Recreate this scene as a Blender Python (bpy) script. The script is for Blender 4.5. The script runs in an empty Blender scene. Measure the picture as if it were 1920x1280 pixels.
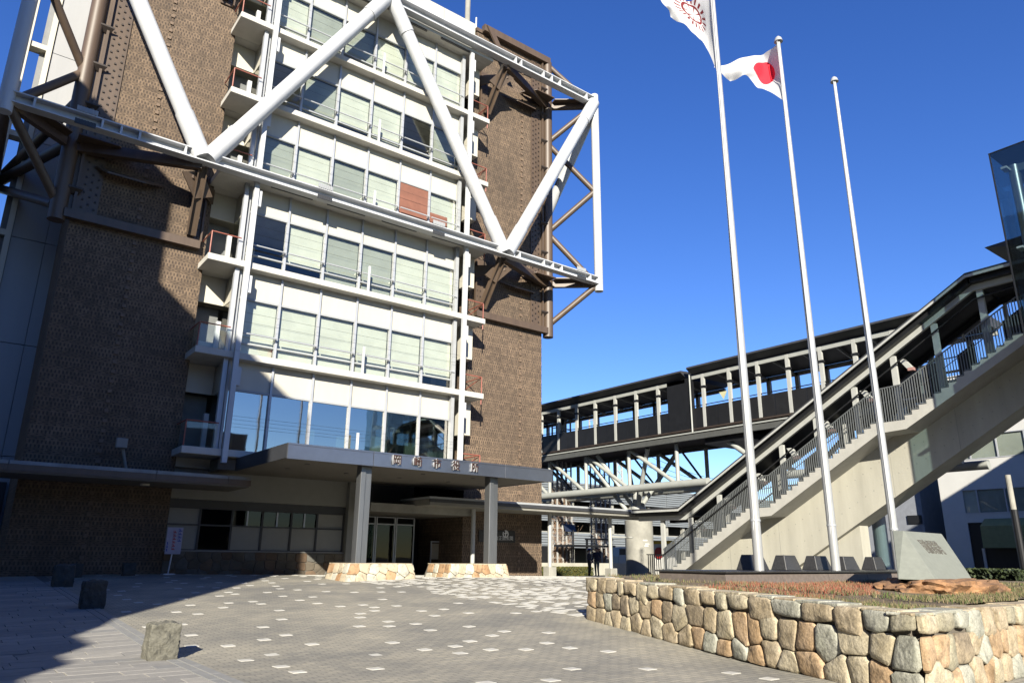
import bpy, bmesh, math, random
from mathutils import Vector, Matrix, noise
random.seed(7)
rnd = random.Random(11)
S = bpy.context.scene
COL = S.collection
rad = math.radians

# ------------------------------------------------------------------ camera
# The origin is the photographer's eye; X runs along the facade, Y into depth, Z up.
F_PX = 1373.7
YAW, PIT, ROL = rad(37.2118), rad(16.4304), rad(0.62754)
_f = Vector((math.sin(YAW)*math.cos(PIT), math.cos(YAW)*math.cos(PIT), math.sin(PIT)))
_r0 = Vector((math.cos(YAW), -math.sin(YAW), 0)); _u0 = _r0.cross(_f)
_r = _r0*math.cos(ROL) + _u0*math.sin(ROL); _u = -_r0*math.sin(ROL) + _u0*math.cos(ROL)
cam = bpy.data.cameras.new('camera'); camo = bpy.data.objects.new('camera', cam); COL.objects.link(camo)
M = Matrix((( _r.x, _u.x, -_f.x, 0), (_r.y, _u.y, -_f.y, 0), (_r.z, _u.z, -_f.z, 0), (0, 0, 0, 1)))
camo.matrix_world = M
cam.sensor_width = 36; cam.lens = 36*F_PX/1920; cam.clip_start = 0.05; cam.clip_end = 5000
S.camera = camo

# ------------------------------------------------------------------ sky, sun, exposure
SUN_EL, SUN_AZ = 24.0, 215.0           # the sun stands in front of the facade, to the left
w = bpy.data.worlds.new('World'); S.world = w; w.use_nodes = True
nt = w.node_tree
for n in list(nt.nodes): nt.nodes.remove(n)
sky = nt.nodes.new('ShaderNodeTexSky'); sky.sky_type = 'NISHITA'; sky.sun_disc = False
sky.sun_elevation = rad(SUN_EL); sky.sun_rotation = rad(SUN_AZ)
sky.air_density = 1.0; sky.dust_density = 0.0; sky.ozone_density = 4.0; sky.altitude = 100
hsv = nt.nodes.new('ShaderNodeHueSaturation'); hsv.inputs['Saturation'].default_value = 1.22
hsv.inputs['Hue'].default_value = 0.519
bg = nt.nodes.new('ShaderNodeBackground'); bg.inputs['Strength'].default_value = 0.073
wo = nt.nodes.new('ShaderNodeOutputWorld')
nt.links.new(sky.outputs[0], hsv.inputs['Color']); nt.links.new(hsv.outputs[0], bg.inputs[0]); nt.links.new(bg.outputs[0], wo.inputs[0])
sl = bpy.data.lights.new('sun', 'SUN'); sl.energy = 5.0; sl.angle = rad(0.5); sl.color = (1.0, 0.93, 0.79)
so = bpy.data.objects.new('sun', sl); COL.objects.link(so)
az, el = rad(SUN_AZ), rad(SUN_EL)
sdir = Vector((math.sin(az)*math.cos(el), math.cos(az)*math.cos(el), math.sin(el)))
so.rotation_euler = sdir.to_track_quat('Z', 'Y').to_euler(); so.location = sdir*80
S.view_settings.view_transform = 'Standard'; S.view_settings.look = 'None'
S.view_settings.gamma = 1; S.view_settings.exposure = 1.4; S.view_settings.use_curve_mapping = False
S.render.engine = 'CYCLES'
S.cycles.max_bounces = 8; S.cycles.transparent_max_bounces = 16

# ------------------------------------------------------------------ helpers
def ray(x, y): return _f + _r*((x-960)/F_PX) + _u*((640-y)/F_PX)
def onY(x, y, Y): d = ray(x, y); return d*(Y/d.y)
def onX(x, y, X): d = ray(x, y); return d*(X/d.x)
def interp(t, xs, ys):
    if t <= xs[0]: return ys[0]
    for i in range(1, len(xs)):
        if t <= xs[i]: return ys[i-1] + (ys[i]-ys[i-1])*(t-xs[i-1])/(xs[i]-xs[i-1])
    return ys[-1]
def gz(x, y):
    """height of the gently rising forecourt"""
    return interp(x*0.605+y*0.796, [12, 28, 38, 46], [-1.5, -.72, -.86, -1.07])

def tag(o, label=None, cat=None, group=None, kind=None):
    if label: o['label'] = label
    if cat: o['category'] = cat
    if group: o['group'] = group
    if kind: o['kind'] = kind
    return o
def empty(name, loc, label=None, cat=None, group=None):
    o = bpy.data.objects.new(name, None); COL.objects.link(o); o.location = loc; o.empty_display_size = .3
    WL[o.name] = Vector(loc)
    return tag(o, label, cat, group)
WL = {}
class MB:
    def __init__(s): s.v = []; s.f = []; s.m = []; s.cur = 0
    def add(s, vs, fs):
        n = len(s.v); s.v += [tuple(v) for v in vs]; s.f += [tuple(n+i for i in f) for f in fs]; s.m += [s.cur]*len(fs); return s
    def box(s, x0, y0, z0, x1, y1, z1):
        if x0 > x1: x0, x1 = x1, x0
        if y0 > y1: y0, y1 = y1, y0
        if z0 > z1: z0, z1 = z1, z0
        return s.add([(x0,y0,z0),(x1,y0,z0),(x1,y1,z0),(x0,y1,z0),(x0,y0,z1),(x1,y0,z1),(x1,y1,z1),(x0,y1,z1)],
                     [(3,2,1,0),(4,5,6,7),(0,1,5,4),(1,2,6,5),(2,3,7,6),(3,0,4,7)])
    def beam(s, a, b, w, h, up=(0,0,1)):
        a = Vector(a); b = Vector(b); d = (b-a).normalized(); up = Vector(up)
        if abs(d.dot(up)) > .99: up = Vector((0,1,0))
        sx = d.cross(up).normalized()*(w/2); sz = sx.cross(d).normalized()*(h/2)
        vs = [a-sx-sz, a+sx-sz, a+sx+sz, a-sx+sz, b-sx-sz, b+sx-sz, b+sx+sz, b-sx+sz]
        return s.add(vs, [(0,1,2,3),(7,6,5,4),(0,4,5,1),(1,5,6,2),(2,6,7,3),(3,7,4,0)])
    def tube(s, a, b, r, seg=16, r2=None, cap=True):
        a = Vector(a); b = Vector(b); d = (b-a).normalized()
        up = Vector((0,0,1)) if abs(d.z) < .95 else Vector((1,0,0))
        x = d.cross(up).normalized(); y = d.cross(x); r2 = r if r2 is None else r2
        vs = []
        for p, rr in ((a, r), (b, r2)):
            for i in range(seg):
                t = 2*math.pi*i/seg; vs.append(p + x*(math.cos(t)*rr) + y*(math.sin(t)*rr))
        fs = [(i, (i+1) % seg, seg+(i+1) % seg, seg+i) for i in range(seg)]
        if cap: fs += [tuple(range(seg-1, -1, -1)), tuple(range(seg, 2*seg))]
        return s.add(vs, fs)
    def prism(s, poly, off):
        """poly: list of 3-D points (planar), extruded by vector off"""
        off = Vector(off); n = len(poly)
        vs = [Vector(p) for p in poly] + [Vector(p)+off for p in poly]
        return s.add(vs, [tuple(range(n-1, -1, -1)), tuple(range(n, 2*n))] + [(i, (i+1) % n, n+(i+1) % n, n+i) for i in range(n)])
    def quad(s, a, b, c, d): return s.add([a, b, c, d], [(0,1,2,3)])
    def mesh(s, name, mats, smooth=False, bevel=0):
        me = bpy.data.meshes.new(name); me.from_pydata(s.v, [], s.f)
        if not isinstance(mats, (list, tuple)): mats = [mats]
        for m in mats: me.materials.append(m)
        if len(mats) > 1: me.polygons.foreach_set('material_index', s.m)
        bm = bmesh.new(); bm.from_mesh(me); bmesh.ops.recalc_face_normals(bm, faces=bm.faces)
        if bevel:
            bmesh.ops.bevel(bm, geom=[e for e in bm.edges if e.calc_face_angle(0) > .5], offset=bevel, segments=1, affect='EDGES')
        bm.to_mesh(me); bm.free()
        if smooth:
            for p in me.polygons: p.use_smooth = True
            me.set_sharp_from_angle(angle=rad(40))
        return me
    def build(s, name, mats, parent=None, smooth=False, bevel=0, origin=None):
        return link(name, s.mesh(name, mats, smooth, bevel), parent)
def gridframe(xs, zs, holes, y0, y1, m=None):
    mb = MB(); V = {}; F = []
    nx, nz = len(xs)-1, len(zs)-1
    solid = lambda i, j: 0 <= i < nx and 0 <= j < nz and (i, j) not in holes
    def v(i, j, k):
        key = (i, j, k)
        if key not in V: V[key] = len(mb.v); mb.v.append((xs[i], (y0, y1)[k], zs[j]))
        return V[key]
    for i in range(nx):
        for j in range(nz):
            if not solid(i, j): continue
            F.append((v(i,j,0), v(i+1,j,0), v(i+1,j+1,0), v(i,j+1,0))); F.append((v(i,j,1), v(i,j+1,1), v(i+1,j+1,1), v(i+1,j,1)))
            if not solid(i-1, j): F.append((v(i,j,0), v(i,j+1,0), v(i,j+1,1), v(i,j,1)))
            if not solid(i+1, j): F.append((v(i+1,j,0), v(i+1,j,1), v(i+1,j+1,1), v(i+1,j+1,0)))
            if not solid(i, j-1): F.append((v(i,j,0), v(i,j,1), v(i+1,j,1), v(i+1,j,0)))
            if not solid(i, j+1): F.append((v(i,j+1,0), v(i+1,j+1,0), v(i+1,j+1,1), v(i,j+1,1)))
    mb.f = F; mb.m = [0]*len(F)
    return mb
def link(name, me, parent=None):
    o = bpy.data.objects.new(name, me); COL.objects.link(o)
    if parent is not None:
        o.parent = parent; o.matrix_parent_inverse = Matrix.Translation(-world_loc(parent))
    return o
def world_loc(p):
    v = Vector((0,0,0))
    q = p
    if q.name in WL: return WL[q.name]
    return v
def struct(name, me_or_mb, mats=None, parent=None, **k):
    o = me_or_mb.build(name, mats, parent, **k); 
    if parent is None: o['kind'] = 'structure'
    return o
def copy_tree(o, parent=None):
    c = o.copy(); COL.objects.link(c)
    if parent is not None: c.parent = parent
    for ch in list(o.children): copy_tree(ch, c)
    return c

# ------------------------------------------------------------------ materials
def mat(name, col, rough=.6, metal=0., var=.12, scale=3., bump=0., bscale=None, col2=None, streak=False, spec=.5, fine=0.):
    k_alb = .52 if max(col) < .6 and not metal else .66
    col = tuple(c*k_alb for c in col); col2 = tuple(c*k_alb for c in col2) if col2 else None
    m = bpy.data.materials.new(name); m.use_nodes = True; n = m.node_tree; N = n.nodes; L = n.links
    b = N['Principled BSDF']; b.inputs['Roughness'].default_value = rough; b.inputs['Metallic'].default_value = metal
    b.inputs['Specular IOR Level'].default_value = spec
    geo = N.new('ShaderNodeNewGeometry')
    mp = N.new('ShaderNodeMapping'); L.new(geo.outputs['Position'], mp.inputs[0])
    if streak: mp.inputs['Scale'].default_value = (1, 1, .15)
    no = N.new('ShaderNodeTexNoise'); no.inputs['Scale'].default_value = scale; no.inputs['Detail'].default_value = 8
    no.inputs['Roughness'].default_value = .62
    L.new(mp.outputs[0], no.inputs['Vector'])
    cr = N.new('ShaderNodeValToRGB'); cr.color_ramp.elements[0].position = .28; cr.color_ramp.elements[1].position = .72
    c2 = col2 or tuple(min(1, c*(1+var)) for c in col); c1 = col if col2 else tuple(c*(1-var) for c in col)
    cr.color_ramp.elements[0].color = (*c1, 1); cr.color_ramp.elements[1].color = (*c2, 1)
    L.new(no.outputs['Fac'], cr.inputs[0]); L.new(cr.outputs[0], b.inputs['Base Color'])
    if bump:
        nb = N.new('ShaderNodeTexNoise'); nb.inputs['Scale'].default_value = bscale or scale*6; nb.inputs['Detail'].default_value = 6
        L.new(geo.outputs['Position'], nb.inputs['Vector'])
        bp = N.new('ShaderNodeBump'); bp.inputs['Strength'].default_value = bump; bp.inputs['Distance'].default_value = .03
        L.new(nb.outputs['Fac'], bp.inputs['Height']); L.new(bp.outputs[0], b.inputs['Normal'])
    return m
def grainy(m, amount=.35, scale=45., vscale=5.):
    n = m.node_tree; N = n.nodes; L = n.links; b = N['Principled BSDF']; src = b.inputs['Base Color'].links[0].from_socket
    geo = [x for x in N if x.type == 'NEW_GEOMETRY'][0]
    no = N.new('ShaderNodeTexNoise'); no.inputs['Scale'].default_value = scale; no.inputs['Detail'].default_value = 5; no.inputs['Roughness'].default_value = .75; L.new(geo.outputs['Position'], no.inputs['Vector'])
    n3 = N.new('ShaderNodeTexNoise'); n3.inputs['Scale'].default_value = vscale; n3.inputs['Detail'].default_value = 9; n3.inputs['Distortion'].default_value = 1.4; L.new(geo.outputs['Position'], n3.inputs['Vector'])
    r1 = N.new('ShaderNodeMapRange'); r1.inputs['From Min'].default_value = .3; r1.inputs['From Max'].default_value = .7; r1.inputs['To Min'].default_value = 1-amount; r1.inputs['To Max'].default_value = 1+amount; L.new(no.outputs['Fac'], r1.inputs['Value'])
    r2 = N.new('ShaderNodeMapRange'); r2.inputs['From Min'].default_value = .34; r2.inputs['From Max'].default_value = .5; r2.inputs['To Min'].default_value = .66; r2.inputs['To Max'].default_value = 1.; L.new(n3.outputs['Fac'], r2.inputs['Value'])
    k = math_node(n, 'MULTIPLY', r1.outputs[0], r2.outputs[0])
    c3 = N.new('ShaderNodeCombineColor'); [L.new(k, c3.inputs[i]) for i in range(3)]
    mx = N.new('ShaderNodeMix'); mx.data_type = 'RGBA'; mx.blend_type = 'MULTIPLY'; mx.inputs['Factor'].default_value = 1; mx.clamp_result = False
    L.new(src, mx.inputs[6]); L.new(c3.outputs[0], mx.inputs[7]); L.new(mx.outputs[2], b.inputs['Base Color'])
def math_node(n, op, a, b=None, c=None):
    x = n.nodes.new('ShaderNodeMath'); x.operation = op
    for i, v in enumerate((a, b, c)):
        if v is None: continue
        if isinstance(v, (int, float)): x.inputs[i].default_value = v
        else: n.links.new(v, x.inputs[i])
    return x.outputs[0]
def brick_mat(name, _=0):
    """face brick laid as a lattice: pairs of upright courses with open slots, then thin flat courses"""
    m = mat(name, (.215, .15, .097), .85, var=.30, scale=.5, bump=0)
    n = m.node_tree; N = n.nodes; L = n.links; b = N['Principled BSDF']
    geo = [x for x in N if x.type == 'NEW_GEOMETRY'][0]; cr = [x for x in N if x.type == 'VALTORGB'][0]
    sep = N.new('ShaderNodeSeparateXYZ'); L.new(geo.outputs['Position'], sep.inputs[0])
    xs = math_node(n, 'ADD', sep.outputs['X'], sep.outputs['Y'])
    z = sep.outputs['Z']
    P = .52
    zp = math_node(n, 'FRACT', math_node(n, 'DIVIDE', math_node(n, 'ADD', z, 50.), P))
    upright = math_node(n, 'LESS_THAN', zp, .62)
    vz = math_node(n, 'FRACT', math_node(n, 'DIVIDE', zp, .31))
    row = math_node(n, 'FLOOR', math_node(n, 'DIVIDE', zp, .31))
    ux = math_node(n, 'FRACT', math_node(n, 'ADD', math_node(n, 'DIVIDE', math_node(n, 'ADD', xs, 50.), .125), math_node(n, 'MULTIPLY', row, .5)))
    s1 = math_node(n, 'MULTIPLY', math_node(n, 'GREATER_THAN', ux, .54), math_node(n, 'MULTIPLY', math_node(n, 'GREATER_THAN', vz, .15), math_node(n, 'LESS_THAN', vz, .85)))
    vf = math_node(n, 'FRACT', math_node(n, 'DIVIDE', math_node(n, 'SUBTRACT', zp, .62), .127))
    rf = math_node(n, 'FLOOR', math_node(n, 'DIVIDE', zp, .127))
    uf = math_node(n, 'FRACT', math_node(n, 'ADD', math_node(n, 'DIVIDE', math_node(n, 'ADD', xs, 50.), .25), math_node(n, 'MULTIPLY', rf, .5)))
    s2 = math_node(n, 'MAXIMUM', math_node(n, 'MULTIPLY', math_node(n, 'GREATER_THAN', vf, .7), .7), math_node(n, 'MULTIPLY', math_node(n, 'GREATER_THAN', uf, .72), math_node(n, 'GREATER_THAN', vf, .35)))
    slot = math_node(n, 'ADD', math_node(n, 'MULTIPLY', upright, s1), math_node(n, 'MULTIPLY', math_node(n, 'SUBTRACT', 1., upright), s2))
    wn = N.new('ShaderNodeTexWhiteNoise'); wn.noise_dimensions = '2D'
    cb = N.new('ShaderNodeCombineXYZ')
    L.new(math_node(n, 'FLOOR', math_node(n, 'DIVIDE', xs, .125)), cb.inputs[0]); L.new(math_node(n, 'FLOOR', math_node(n, 'DIVIDE', z, .2)), cb.inputs[1])
    L.new(cb.outputs[0], wn.inputs['Vector'])
    mx = N.new('ShaderNodeMix'); mx.data_type = 'RGBA'; mx.blend_type = 'MULTIPLY'
    mx.inputs['Factor'].default_value = .55
    L.new(cr.outputs[0], mx.inputs[6])
    rr = N.new('ShaderNodeMapRange'); rr.inputs['To Min'].default_value = .5; rr.inputs['To Max'].default_value = 1.4
    L.new(wn.outputs['Value'], rr.inputs['Value'])
    c3 = N.new('ShaderNodeCombineColor'); [L.new(rr.outputs[0], c3.inputs[i]) for i in range(3)]
    L.new(c3.outputs[0], mx.inputs[7])
    m2 = N.new('ShaderNodeMix'); m2.data_type = 'RGBA'
    L.new(math_node(n, 'MULTIPLY', slot, .72), m2.inputs['Factor']); L.new(mx.outputs[2], m2.inputs[6]); m2.inputs[7].default_value = (.018, .012, .010, 1)
    L.new(m2.outputs[2], b.inputs['Base Color'])
    bp = N.new('ShaderNodeBump'); bp.invert = True; bp.inputs['Strength'].default_value = .6; bp.inputs['Distance'].default_value = .03
    L.new(slot, bp.inputs['Height']); L.new(bp.outputs[0], b.inputs['Normal'])
    return m
def paver_mat(name, c1, c2, mortar, bw, bh, rough=.85, rot=0., cvar=.25):
    m = mat(name, c1, rough, var=.15, scale=.5); n = m.node_tree; N = n.nodes; L = n.links; b = N['Principled BSDF']
    geo = [x for x in N if x.type == 'NEW_GEOMETRY'][0]; cr = [x for x in N if x.type == 'VALTORGB'][0]
    cr.color_ramp.elements[0].color = (.74, .74, .76, 1); cr.color_ramp.elements[1].color = (1.16, 1.12, 1.06, 1)
    mp = N.new('ShaderNodeMapping'); L.new(geo.outputs['Position'], mp.inputs[0]); mp.inputs['Rotation'].default_value = (0, 0, rot)
    br = N.new('ShaderNodeTexBrick'); L.new(mp.outputs[0], br.inputs['Vector'])
    br.inputs['Color1'].default_value = (*c1, 1); br.inputs['Color2'].default_value = (*c2, 1); br.inputs['Mortar'].default_value = (*mortar, 1)
    br.inputs['Scale'].default_value = 1; br.inputs['Brick Width'].default_value = bw; br.inputs['Row Height'].default_value = bh
    br.inputs['Mortar Size'].default_value = .007; br.inputs['Mortar Smooth'].default_value = .2; br.inputs['Bias'].default_value = -.1
    cr.color_ramp.elements[0].position = .36; cr.color_ramp.elements[1].position = .62
    mx = N.new('ShaderNodeMix'); mx.data_type = 'RGBA'; mx.blend_type = 'MULTIPLY'; mx.inputs['Factor'].default_value = 1
    L.new(br.outputs['Color'], mx.inputs[6]); L.new(cr.outputs[0], mx.inputs[7])
    n2 = N.new('ShaderNodeTexNoise'); n2.inputs['Scale'].default_value = 60; n2.inputs['Detail'].default_value = 4; L.new(geo.outputs['Position'], n2.inputs['Vector'])
    rg = N.new('ShaderNodeMapRange'); rg.inputs['To Min'].default_value = .78; rg.inputs['To Max'].default_value = 1.22; L.new(n2.outputs['Fac'], rg.inputs['Value'])
    m3 = N.new('ShaderNodeMix'); m3.data_type = 'RGBA'; m3.blend_type = 'MULTIPLY'; m3.inputs['Factor'].default_value = 1
    c3 = N.new('ShaderNodeCombineColor'); [L.new(rg.outputs[0], c3.inputs[i]) for i in range(3)]
    L.new(mx.outputs[2], m3.inputs[6]); L.new(c3.outputs[0], m3.inputs[7]); L.new(m3.outputs[2], b.inputs['Base Color'])
    bp = N.new('ShaderNodeBump'); bp.inputs['Strength'].default_value = .5; bp.inputs['Distance'].default_value = .006; bp.invert = True
    L.new(br.outputs['Fac'], bp.inputs['Height']); L.new(bp.outputs[0], b.inputs['Normal'])
    return m
def glass_mat(name, tint=(.72, .82, .78), refl=.10, rough=.02, power=1.0):
    m = bpy.data.materials.new(name); m.use_nodes = True; n = m.node_tree; N = n.nodes; L = n.links
    for x in list(N): N.remove(x)
    out = N.new('ShaderNodeOutputMaterial'); tr = N.new('ShaderNodeBsdfTransparent'); tr.inputs[0].default_value = (*tint, 1)
    gl = N.new('ShaderNodeBsdfGlossy'); gl.inputs['Roughness'].default_value = rough; gl.inputs[0].default_value = (1, .96, .88, 1)
    fr = N.new('ShaderNodeFresnel'); fr.inputs['IOR'].default_value = 1.5
    bf = N.new('ShaderNodeNewGeometry')
    fa = math_node(n, 'MINIMUM', math_node(n, 'ADD', math_node(n, 'MULTIPLY', fr.outputs[0], power), refl), 1.)
    fa = math_node(n, 'MULTIPLY', fa, math_node(n, 'SUBTRACT', 1., bf.outputs['Backfacing']))
    geo = N.new('ShaderNodeNewGeometry'); no = N.new('ShaderNodeTexNoise'); no.inputs['Scale'].default_value = .9; L.new(geo.outputs['Position'], no.inputs['Vector'])
    bp = N.new('ShaderNodeBump'); bp.inputs['Strength'].default_value = .03; bp.inputs['Distance'].default_value = .05; L.new(no.outputs['Fac'], bp.inputs['Height']); L.new(bp.outputs[0], gl.inputs['Normal'])
    mx = N.new('ShaderNodeMixShader'); L.new(fa, mx.inputs[0]); L.new(tr.outputs[0], mx.inputs[1]); L.new(gl.outputs[0], mx.inputs[2]); L.new(mx.outputs[0], out.inputs[0])
    return m
def blind_mat(name, col):
    m = mat(name, col, .8, var=.14, scale=.8); n = m.node_tree; N = n.nodes; L = n.links; b = N['Principled BSDF']
    geo = [x for x in N if x.type == 'NEW_GEOMETRY'][0]
    sep = N.new('ShaderNodeSeparateXYZ'); L.new(geo.outputs['Position'], sep.inputs[0])
    fz = math_node(n, 'FRACT', math_node(n, 'MULTIPLY', math_node(n, 'ADD', sep.outputs['Z'], 50.), 20.))
    bp = N.new('ShaderNodeBump'); bp.inputs['Strength'].default_value = .25; bp.inputs['Distance'].default_value = .01; L.new(fz, bp.inputs['Height']); L.new(bp.outputs[0], b.inputs['Normal'])
    return m
BRICK = brick_mat('lattice_face_brick')
PANEL = mat('cream_wall_panel', (.60, .575, .49), .55, var=.06, scale=1.2, streak=True)
WHITE = mat('white_painted_steel', (.60, .615, .635), .38, var=.10, scale=2.0, streak=True)
WHITE2 = mat('white_painted_frame', (.50, .52, .54), .45, var=.08, scale=3)
SLABM = mat('white_painted_slab', (.60, .585, .535), .7, var=.12, scale=1.6, streak=False)
BROWN = mat('brown_painted_steel', (.135, .092, .062), .5, var=.2, scale=3, streak=True)
BROWND = mat('dark_brown_steel', (.05, .035, .027), .6, var=.2, scale=3)
REDR = mat('faded_red_handrail', (.42, .13, .09), .55, var=.2, scale=6)
ALU = mat('aluminium_frame', (.55, .57, .60), .4, metal=.3, var=.06)
GLASS = glass_mat('window_glass', (.91, .94, .92), .045)
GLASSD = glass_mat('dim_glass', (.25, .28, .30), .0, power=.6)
GLASSB = glass_mat('sky_mirror_glass', (.62, .76, .76), .42, power=1.6)
GLASSG = glass_mat('lift_glass', (.68, .75, .76), .10)
BLIND = blind_mat('pale_blind', (.66, .64, .585))
BLIND2 = blind_mat('grey_blind', (.50, .50, .46))
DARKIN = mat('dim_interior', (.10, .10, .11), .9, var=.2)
BOARD = mat('reddish_brown_board', (.30, .12, .075), .7, var=.18, scale=2)
STEELF = mat('brushed_steel_fascia', (.30, .32, .38), .28, metal=.85, var=.10, scale=1.2)
STEELC = mat('brushed_steel_column', (.24, .25, .26), .38, metal=.7, var=.2, scale=2.2, streak=True)
SOFFIT = mat('grey_brown_soffit', (.20, .185, .16), .8, var=.1)
CANTOP = mat('dark_roof_sheet', (.055, .058, .065), .55, var=.15)
LETTER = mat('rusty_brown_letter', (.07, .03, .022), .6, var=.2)
GREYP = mat('blue_grey_cladding', (.50, .51, .53), .5, var=.10, scale=.8, streak=True)
CONC = mat('board_marked_concrete', (.58, .56, .47), .85, var=.17, scale=1.1, streak=True, bump=.2, bscale=14)
CONCD = mat('weathered_concrete', (.42, .41, .36), .9, var=.25, scale=1.2, bump=.2, bscale=10)
CONCP = mat('pale_stair_concrete', (.58, .57, .52), .85, var=.10, scale=2, bump=.1)
RAILG = mat('grey_metal_baluster', (.20, .215, .22), .45, metal=.4, var=.08)
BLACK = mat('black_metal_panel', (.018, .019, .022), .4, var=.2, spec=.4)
BRGREY = mat('pale_grey_bridge_steel', (.50, .52, .49), .45, var=.07, scale=2)
POSTW = mat('white_roof_post', (.585, .595, .565), .5, var=.07)
STPOLE = mat('pale_metal_flagpole', (.52, .53, .53), .33, metal=.35, var=.06, scale=4)
GRAN = mat('dark_polished_granite', (.055, .054, .052), .35, var=.35, scale=25)
GRANF = mat('brown_grey_granite', (.20, .165, .145), .6, var=.2, scale=12)
MONU = mat('grey_green_granite', (.30, .32, .275), .7, var=.10, scale=9, bump=.05, bscale=80)
INK = mat('engraved_dark_stroke', (.14, .13, .11), .8)
ROCKB = mat('orange_brown_rock', (.13, .075, .045), .85, scale=2.6, col2=(.62, .33, .15), bump=.9, bscale=9)
SOIL = mat('dry_soil', (.20, .15, .095), .95, var=.3, scale=4, bump=.6, bscale=30)
WHTILE = mat('white_paving_tile', (.60, .585, .53), .75, var=.14, scale=7)
PLANK = [mat('pale_paving_slab', c, .8, var=.10, scale=9, bump=.08, bscale=60) for c in ((.44, .42, .385), (.39, .375, .35), (.50, .475, .43), (.35, .345, .335))]
PAVER = paver_mat('tan_grey_brick_paving', (.26, .247, .205), (.195, .19, .167), (.10, .098, .086), .22, .11)
GROUT = mat('grey_bedding', (.19, .19, .185), .9, var=.15, scale=5)
ASPH = mat('asphalt_ground', (.075, .075, .078), .9, var=.25, scale=1.5, bump=.1, bscale=80)
KERB = mat('grey_granite_strip', (.36, .36, .35), .8, var=.12, scale=12)
STONE = [mat('wall_stone_'+n, a, .85, scale=3.2, col2=b, bump=.55, bscale=16) for n, a, b in (
    ('tan', (.40, .31, .18), (.68, .57, .41)), ('grey', (.37, .37, .29), (.62, .61, .52)), ('orange', (.42, .27, .13), (.70, .51, .33)),
    ('brown', (.20, .16, .12), (.52, .42, .28)), ('buff', (.48, .40, .25), (.72, .64, .48)), ('olive', (.32, .29, .19), (.60, .55, .42)))]
PALEST = [mat('pale_rubble_'+n, a, .85, scale=3, col2=b, bump=.3, bscale=18) for n, a, b in (
    ('white', (.55, .53, .43), (.80, .77, .64)), ('cream', (.55, .46, .32), (.76, .66, .48)), ('peach', (.44, .25, .12), (.66, .44, .25)))]
FACE = [mat('facing_'+n, a, .85, scale=2, col2=b, bump=.3, bscale=16) for n, a, b in (('umber', (.11, .09, .065), (.20, .165, .12)), ('rust', (.14, .09, .055), (.24, .16, .10)), ('slate', (.12, .115, .10), (.22, .21, .18)))]  # facing palette darkened to stand in for the shade under the canopy
MORTAR = mat('dark_mortar', (.19, .165, .13), .95, var=.2, scale=8, bump=.5, bscale=25)
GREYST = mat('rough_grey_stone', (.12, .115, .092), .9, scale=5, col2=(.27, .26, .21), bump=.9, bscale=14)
DARKST = mat('shaded_bollard_stone', (.08, .08, .07), .9, var=.3, scale=5, bump=.9, bscale=14)  # darker copy of the bollard stone, for those standing in shade

for m_ in STONE: grainy(m_)
for m_ in PALEST: grainy(m_, .15)
grainy(GREYST, .3, 30, 8); grainy(ROCKB, .3, 30, 3); grainy(CONC, .06, 30, 1.2) if False else None
# =================================================================== GROUND
def sheet(name, xs, ys, dz, m, zf=gz):
    mb = MB(); nx = len(xs); ny = len(ys)
    vs = [(x, y, zf(x, y)+dz) for y in ys for x in xs]
    mb.add(vs, [(j*nx+i, j*nx+i+1, (j+1)*nx+i+1, (j+1)*nx+i) for j in range(ny-1) for i in range(nx-1)])
    return mb.build(name, m)
def lin(a, b, n): return [a+(b-a)*i/n for i in range(n+1)]
tag(sheet('ground', [-900, -300, -80]+lin(-30, 70, 50)+[120, 300, 900], [-900, -200, -60]+lin(-20, 70, 45)+[120, 300, 1200], -.06, ASPH), kind='structure')
pav = sheet('brick_paving', lin(3.32, 30, 28), lin(-4, 40, 45), .006, PAVER); tag(pav, kind='structure')
bed = sheet('slab_bedding', lin(-14, 3.02, 17), lin(-4, 40, 45), .004, GROUT); tag(bed, kind='structure')
# granite edging strip between both pavings, in long pieces
strip = tag(sheet('edging_strip', [3.02, 3.32], lin(-4, 31, 35), .008, GROUT), kind='structure')
def slab_piece(x0, y0, x1, y1, h, g=.005):
    mb = MB(); c = [(x0+g, y0+g), (x1-g, y0+g), (x1-g, y1-g), (x0+g, y1-g)]
    e = .006
    c2 = [(x0+g+e, y0+g+e), (x1-g-e, y0+g+e), (x1-g-e, y1-g-e), (x0+g+e, y1-g-e)]
    mb.add([(a, b, gz(a, b)) for a, b in c]+[(a, b, gz(a, b)+h-.004) for a, b in c]+[(a, b, gz(a, b)+h) for a, b in c2],
           [(0,1,5,4),(1,2,6,5),(2,3,7,6),(3,0,4,7),(4,5,9,8),(5,6,10,9),(6,7,11,10),(7,4,8,11),(8,9,10,11)])
    return mb
y = 2.0; k = 0
while y < 30:
    slab_piece(3.02, y, 3.17, y+.9, .02).build('edging_stone', KERB, strip) if y > 6 and y < 28 else None
    slab_piece(3.17, y+.45, 3.32, y+1.35, .022).build('edging_stone', KERB, strip) if y > 6 and y < 28 else None
    y += .9
# long pale slabs left of the strip: near ones one by one, far ones joined
far = MB(); far_m = []
y = 5.6; cnt = 0
while y < 32:
    x = 3.02; rowh = .34
    xoff = rnd.uniform(.2, 1.0); first = True
    while x > -13:
        wlen = xoff if first else rnd.choice((.75, .9, .9, 1.05)); first = False
        mb = slab_piece(x-wlen, y, x, y+rowh, .018+rnd.uniform(-.002, .003))
        if y < 19.5 and y > 8.2 and x > -1.6 and cnt < 215:
            mb.build('paving_slab', PLANK[rnd.choice((0, 0, 1, 1, 2, 3))], bed); cnt += 1
        else:
            far.cur = rnd.choice((0, 0, 1, 1, 2, 3)); far.add(mb.v, mb.f)
        x -= wlen
    y += rowh
tag(far.build('paving_slabs', PLANK, bed), kind='stuff')
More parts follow.
